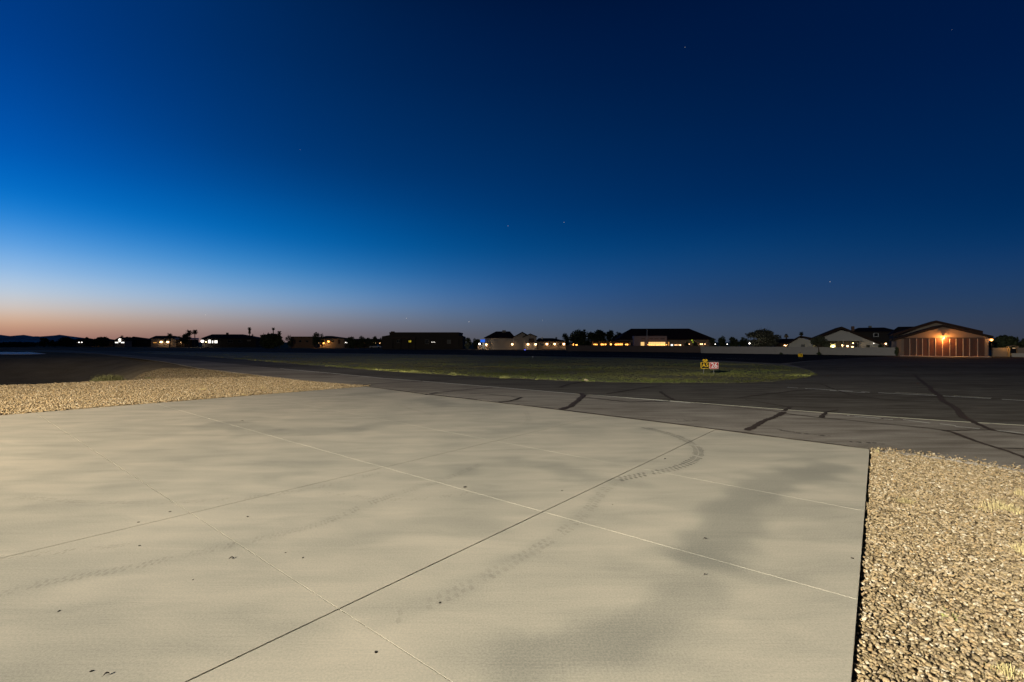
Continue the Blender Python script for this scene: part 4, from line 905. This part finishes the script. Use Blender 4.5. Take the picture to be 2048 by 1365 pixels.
# --- right hand houses
h = House('dark_roofed_house', 'low dark roofed house between the mesquite and the white gabled house', 1575, 118, 24)
h.walls([(1549,686),(1606,686)], 9, DKW); h.hip(1546, 1610, 1555, 1600, 686, 678, 9, TILE); h.win(1576,688,1583,693)
for p, y in ((1569,691),(1574.5,689),(1571.5,691.5)): h.lamp(p, y, .13, B_O)
palm('stubby lamp lit palm left of the white gabled house', 1572.6, 667.5, 679, 8, 126, drop=1.2)
palm('tallest thin palm above the small left gable', 1602.5, 663.5, 676, 10, 124)
h = House('white_gabled_house', 'white house with one very wide low gable and a dark patio with lamps', 1683, 100, 29)
WG = mat('white stucco', (.42,.40,.36), var=.1, scale=.8, bump=.2)
h.walls([(1606,690),(1683,661),(1722,671),(1771,691)], 12, WG); h.gable((1600,687), (1683,653.6), (1776,691), .55, 12, TILE)
h.walls([(1577,689),(1600,676),(1626,682)], 7, WG, -1.0, name='left_gable_wall'); h.gable((1572,688), (1601,671.8), (1627,676.5), .35, 7, TILE, -1.0, name='left_gable_roof')
h.bx('patio_shade_sheet', 1650, 683, 1720, 698, mat('painted patio shade', (.05,.045,.04)), -.05, .1, True)  # flat dark sheet on the wall; shade of the patio opening is its colour
h.bx('patio_roof', 1648, 680.3, 1724, 682.3, WG, -2.6, 2.5)
for p in (1650, 1686, 1719): h.bx('column', p, 682.3, p+1.6, 698, WG, -2.5, .3, True)
h.win(1732,690,1740,698, front=-.02); h.win(1602,689,1610,698, front=-1.02); h.win(1660,687,1672,696,emit('dim patio pane', (1,.8,.4), .12), front=-.1); h.win(1700,685.5,1716,696,GLS, front=-.1)
h.lamp(1665.5, 692.4, .42, emit('yellow lantern', (1,.85,.3), 3), 90, (1,.8,.35), -1.2, name='lantern')
for p, y, r_ in ((1685.5,691,.2),(1695,692.5,.18),(1706.3,686.8,.1),(1705,694,.16)): h.lamp(p, y, r_, B_O, 12, (1,.75,.45), -.6)
h.lamp(1747.5, 687, .06, B_W, 0); h.lamp(1771.5, 687.6, .13, B_O, 30, (1,.75,.5))
tree('mesquite_tree', 'wispy olive tree in front of the wide white gable', 1640, 673, 40, 93, low=.3, n=1700, size=.13, lobes=18, trunks=2, twigs=70, col=(.07,.075,.045))
tree('shrub', 'dark clipped shrub right of the white gabled house window', 1763, 689, 22, 95, low=0, n=600, cat='shrub')
h = House('two_storey_house', 'dark two storey house with pale arched windows behind the white gable', 1745, 128, 30)
h.walls([(1700,664),(1800,664)], 12, DKW); h.hip(1700, 1802, 1717, 1768, 664, 656, 12, TILE); h.bx('chimney', 1703, 653, 1709, 662, BRK, 1, 1.2); h.bx('rooftop_unit', 1738, 652.2, 1743.5, 657, GALV, 6, 1.5)
def arch(h, x0, y0, x1, y1):
    a, zt = h.L(x0, y0, -.1); b, zb = h.L(x1, y1, -.1); r = (b-a)/2; c = (a+b)/2
    def ring(rr, base): return [(c-rr, base), (c+rr, base)]+[(c+rr*math.cos(math.pi*i/10), zt-r*.55+rr*.55*math.sin(math.pi*i/10)) for i in range(11)]
    w_ = MB().prism(ring(r, zb), -.08, .02).build('arched_window', WPT, h.e); MB().prism(ring(r*.72, zb+.12), -.11, -.085).build('pane', GLS, w_)
arch(h, 1746.5, 666, 1757.5, 674); arch(h, 1779, 669, 1788, 677)
h = House('rear_house', 'dark roofed house peeking over the left slope of the hangar', 1805, 112, 34)
h.walls([(1786,668),(1835,668)], 10, DKW); h.hip(1783, 1842, 1796, 1830, 668, 654, 10, TILE)
# --- grey wall and dim wall
def wall(label, pts, th, m, capm):
    """pts = (px, py_top, py_bottom) ; foot on the ground"""
    (a, t0, b0), (c, t1, b1) = pts; p = Vector((*G(a, b0), 0)); q = Vector((*G(c, b1), 0)); z0 = H-(t0-YH)/F*p.y; z1 = H-(t1-YH)/F*q.y
    d = q-p; L_ = d.length; t = empty('block_wall', tuple(p), math.atan2(d.y, d.x), label, 'wall')
    MB().prism([(0,-.15),(L_,-.15),(L_,z1),(0,z0)], 0, th).build('blocks', m, t); MB().prism([(-.03,z0+.002),(L_+.03,z1+.002),(L_+.03,z1+.06),(-.03,z0+.06)], -.03, th+.03).build('coping', capm, t)
    n = int(L_/4.5)
    for i in range(n+1):
        x = .2+(L_-.4)*i/n; zz = z0+(z1-z0)*x/L_; MB().box(x-.15, x+.15, -.04, -.001, -.15, zz-.01).build('pier', m, t)
BLW = mat('grey block wall', (.33,.305,.275), var=.12, scale=1.2, bump=.3); BRW = mat('brown block wall', (.12,.085,.07), var=.15, scale=1.2, bump=.3)
wall('long pale grey garden wall left of the lit hangar', ((1401.5,693.8,706.6), (1791,696.2,711.8)), .2, BLW, BLW)
wall('dim brown garden wall below the string lights and glowing windows', ((1132,691.5,702.6), (1400,692.8,705.8)), .2, BRW, BRW)
tree('shrub', 'small dark weed against the middle of the grey wall', 1638, 705, 8, 92, low=0, n=160, cat='shrub')
tree('shrub', 'tiny dark weed against the left part of the grey wall', 1562, 706, 6, 96, low=0, n=120, cat='shrub')
tree('shrub', 'dark shrub at the wall end beside the hangar', 1793, 694, 7, 84, low=0, n=300, cat='shrub')
# --- lit hangar
h = House('hangar', 'lit hangar with a wide red brown folding door under an orange lamp', 1792, 85, 34, cat='hangar')
HG = mat('hangar stucco', (.20,.14,.105), var=.12, scale=.8, bump=.2)
h.walls([(1793,677),(1885,652.6),(1977,676)], 9, HG)
h.gable((1788,677.5), (1885,649.8), (1986,672.5), .38, 9, TILE)
q = h.walls([(1800,672),(1872,643.6),(1960,664)], 6, TAN, 9.1, name='rear_wall'); h.gable((1786,667.5), (1872,641.4), (1965,662.5), .45, 6, TILE2, 9.1, name='rear_roof')
MULM = mat('pale mullion', (.42,.33,.26), rough=.5)
MUL = [1807,1819.5,1833,1845,1858,1871,1885,1899.5,1912,1926,1939,1955,1970]
h.bx('door_header', 1806, 676.2, 1971, 677.6, TRIM, -.10, .12)
for a, b in zip(MUL, MUL[1:]):
    x0, zt = h.L(a, 677.8); x1, _ = h.L(b, 677.8); mb = MB(); mb.box(x0+.05, x1-.05, -.05, .02, .06, zt)
    nb = 4
    for i in range(1, nb): xx = x0+(x1-x0)*i/nb; mb.box(xx-.02, xx+.02, -.065, -.051, .08, zt-.02)
    mb.build('door_panel', RDW, h.e)
for a in MUL[1:-1]:
    x0, zt = h.L(a, 677.8); MB().box(x0-.04, x0+.04, -.14, .02, .04, zt).build('mullion', MULM, h.e)
x0, _ = h.L(1800, 712); x1, _ = h.L(1978, 712); MB().box(x0, x1, -1.3, -.001, -.1, .035).build('threshold', mat('threshold concrete', (.7,.62,.5)), h.e)
h.lamp(1887.5, 674.6, .17, B_Y, 600, (1,.42,.10), -.35, name='gooseneck_lamp', cone=False)
h.lamp(1983, 679.9, .2, B_Y, 60, (1,.5,.15), .3, name='corner_lamp')
x, z = h.L(1978, 680, .3); h.bx('bracket', 1975, 679.4, 1983, 680.2, TRIM, .2, .1)
h.bx('downpipe', 1983.4, 686, 1984.2, 700, TRIM, -.05, .08)
tree('hedge', 'large dark round tree mass right of the hangar lamp', 2010, 671.5, 50, 92, low=.1, n=2600, lobes=34, size=.2, cat='tree')
tree('tree', 'dark tree cut by the right edge of the photo', 2050, 677, 26, 94, low=.1, n=1200, cat='tree')
h = House('gate_porch', 'small arched gate porch glowing orange right of the hangar', 2027, 80, 24, cat='gate')
h.walls([(1985,696),(2017,696)], .3, TAN, .1, name='side_wall'); h.walls([(2037,696),(2090,696)], .3, TAN, .1, name='side_wall')
h.bx('post', 2017.6, 694.5, 2020.4, 712, mat('orange lit post', (.5,.34,.16)), -.3, .4, True); h.bx('post', 2035, 694.5, 2037.6, 712, TAN, -.3, .4, True)  # left post: the orange light on it is put into its colour
a0, z0 = h.L(2016.5, 694.5, -.3); a1, _ = h.L(2037.5, 694.5, -.3); c = (a0+a1)/2; r_ = (a1-a0)/2
o_ = [(c+r_*math.cos(math.pi*i/12), z0+.24*math.sin(math.pi*i/12)) for i in range(13)]; i_ = [(c+(r_-.05)*math.cos(math.pi*i/12), z0-.08+.24*math.sin(math.pi*i/12)) for i in range(12, -1, -1)]
mb = MB()
for i in range(12):
    A, B, C_, D_ = o_[i], o_[i+1], i_[12-i-1], i_[12-i]; mb.prism([D_, A, B, C_], -.4, .3)
mb.build('arch', TAN, h.e); h.bx('gate_door', 2020.6, 697, 2034.8, 712, GLS, .0, .08, True); h.bx('transom_light', 2025, 696, 2031, 697.6, emit('dim transom', (1,.7,.4), .25), -.05, .04)
h.walls([(2024,707),(2060,707)], .25, WG, -1.6, name='low_wall'); point('lamp_light', (h.L(2012, 700, -.6)[0], -.6, 1.5), 18, (1,.5,.12), .1, h.e)

# ---------------------------------------------------------------- mountains and stars
pts = [(-400,668),(-320,664),(-240,669),(-160,666),(-90,670),(-40,668),(0,670),(10,672),(25,673),(36,671),(46,670),(56,673.5),(75,673),(95,675.5),(110,671.5),(120,670),(130,672),(138,677),(155,679.5),(180,682),(215,685)]
Dm = 9000; v = []; f = []; pp = []
for (a, b), (c, d) in zip(pts, pts[1:]):
    n = max(1, int((c-a)/4))
    for i in range(n): t_ = i/n; pp.append((a+(c-a)*t_, b+(d-b)*t_+random.uniform(-.25,.25)))
pp.append(pts[-1])
for i, (a, b) in enumerate(pp):
    zt = H-(b-YH)/F*Dm; x = (a-CX)/F*Dm
    for fr, hz_ in ((-1, 0), (-.55, .35), (-.2, .8), (0, 1), (.4, .6), (1.2, 0)):
        v.append((x+random.uniform(-15,15), Dm+fr*1100+random.uniform(-120,120)*(hz_ not in (0, 1)), max(-5, zt*hz_*(1+random.uniform(-.08,.08)*(0 < hz_ < 1)))))
for i in range(len(pp)-1):
    for j in range(5): k_ = i*6+j; f.append((k_, k_+6, k_+7, k_+1))
hl = link('hills', v, f, mat('haze pale hills', (.75,.62,.55), scale=.002)); tag(hl, kind='structure')  # paler than bare rock: distance haze is put into the base colour
mb = MB()
for a, b, s_ in ((411,630,1.1),(813,637,1.0),(938,644,1.2),(1085,641,.7),(1660,564,1.1),(1128,445,.9),(1370,95,.8),(1016,452,.7),(1904,60,.5),(600,300,.5)):
    D = 25000; mb.ball(((a-CX)/F*D, D, H-(b-YH)/F*D), s_*D/F*.6, s_*D/F*.6, s_*D/F*.6, 6, 4)
st_ = mb.build('stars', emit('star light', (1,.95,.85), .6)); tag(st_, kind='structure')
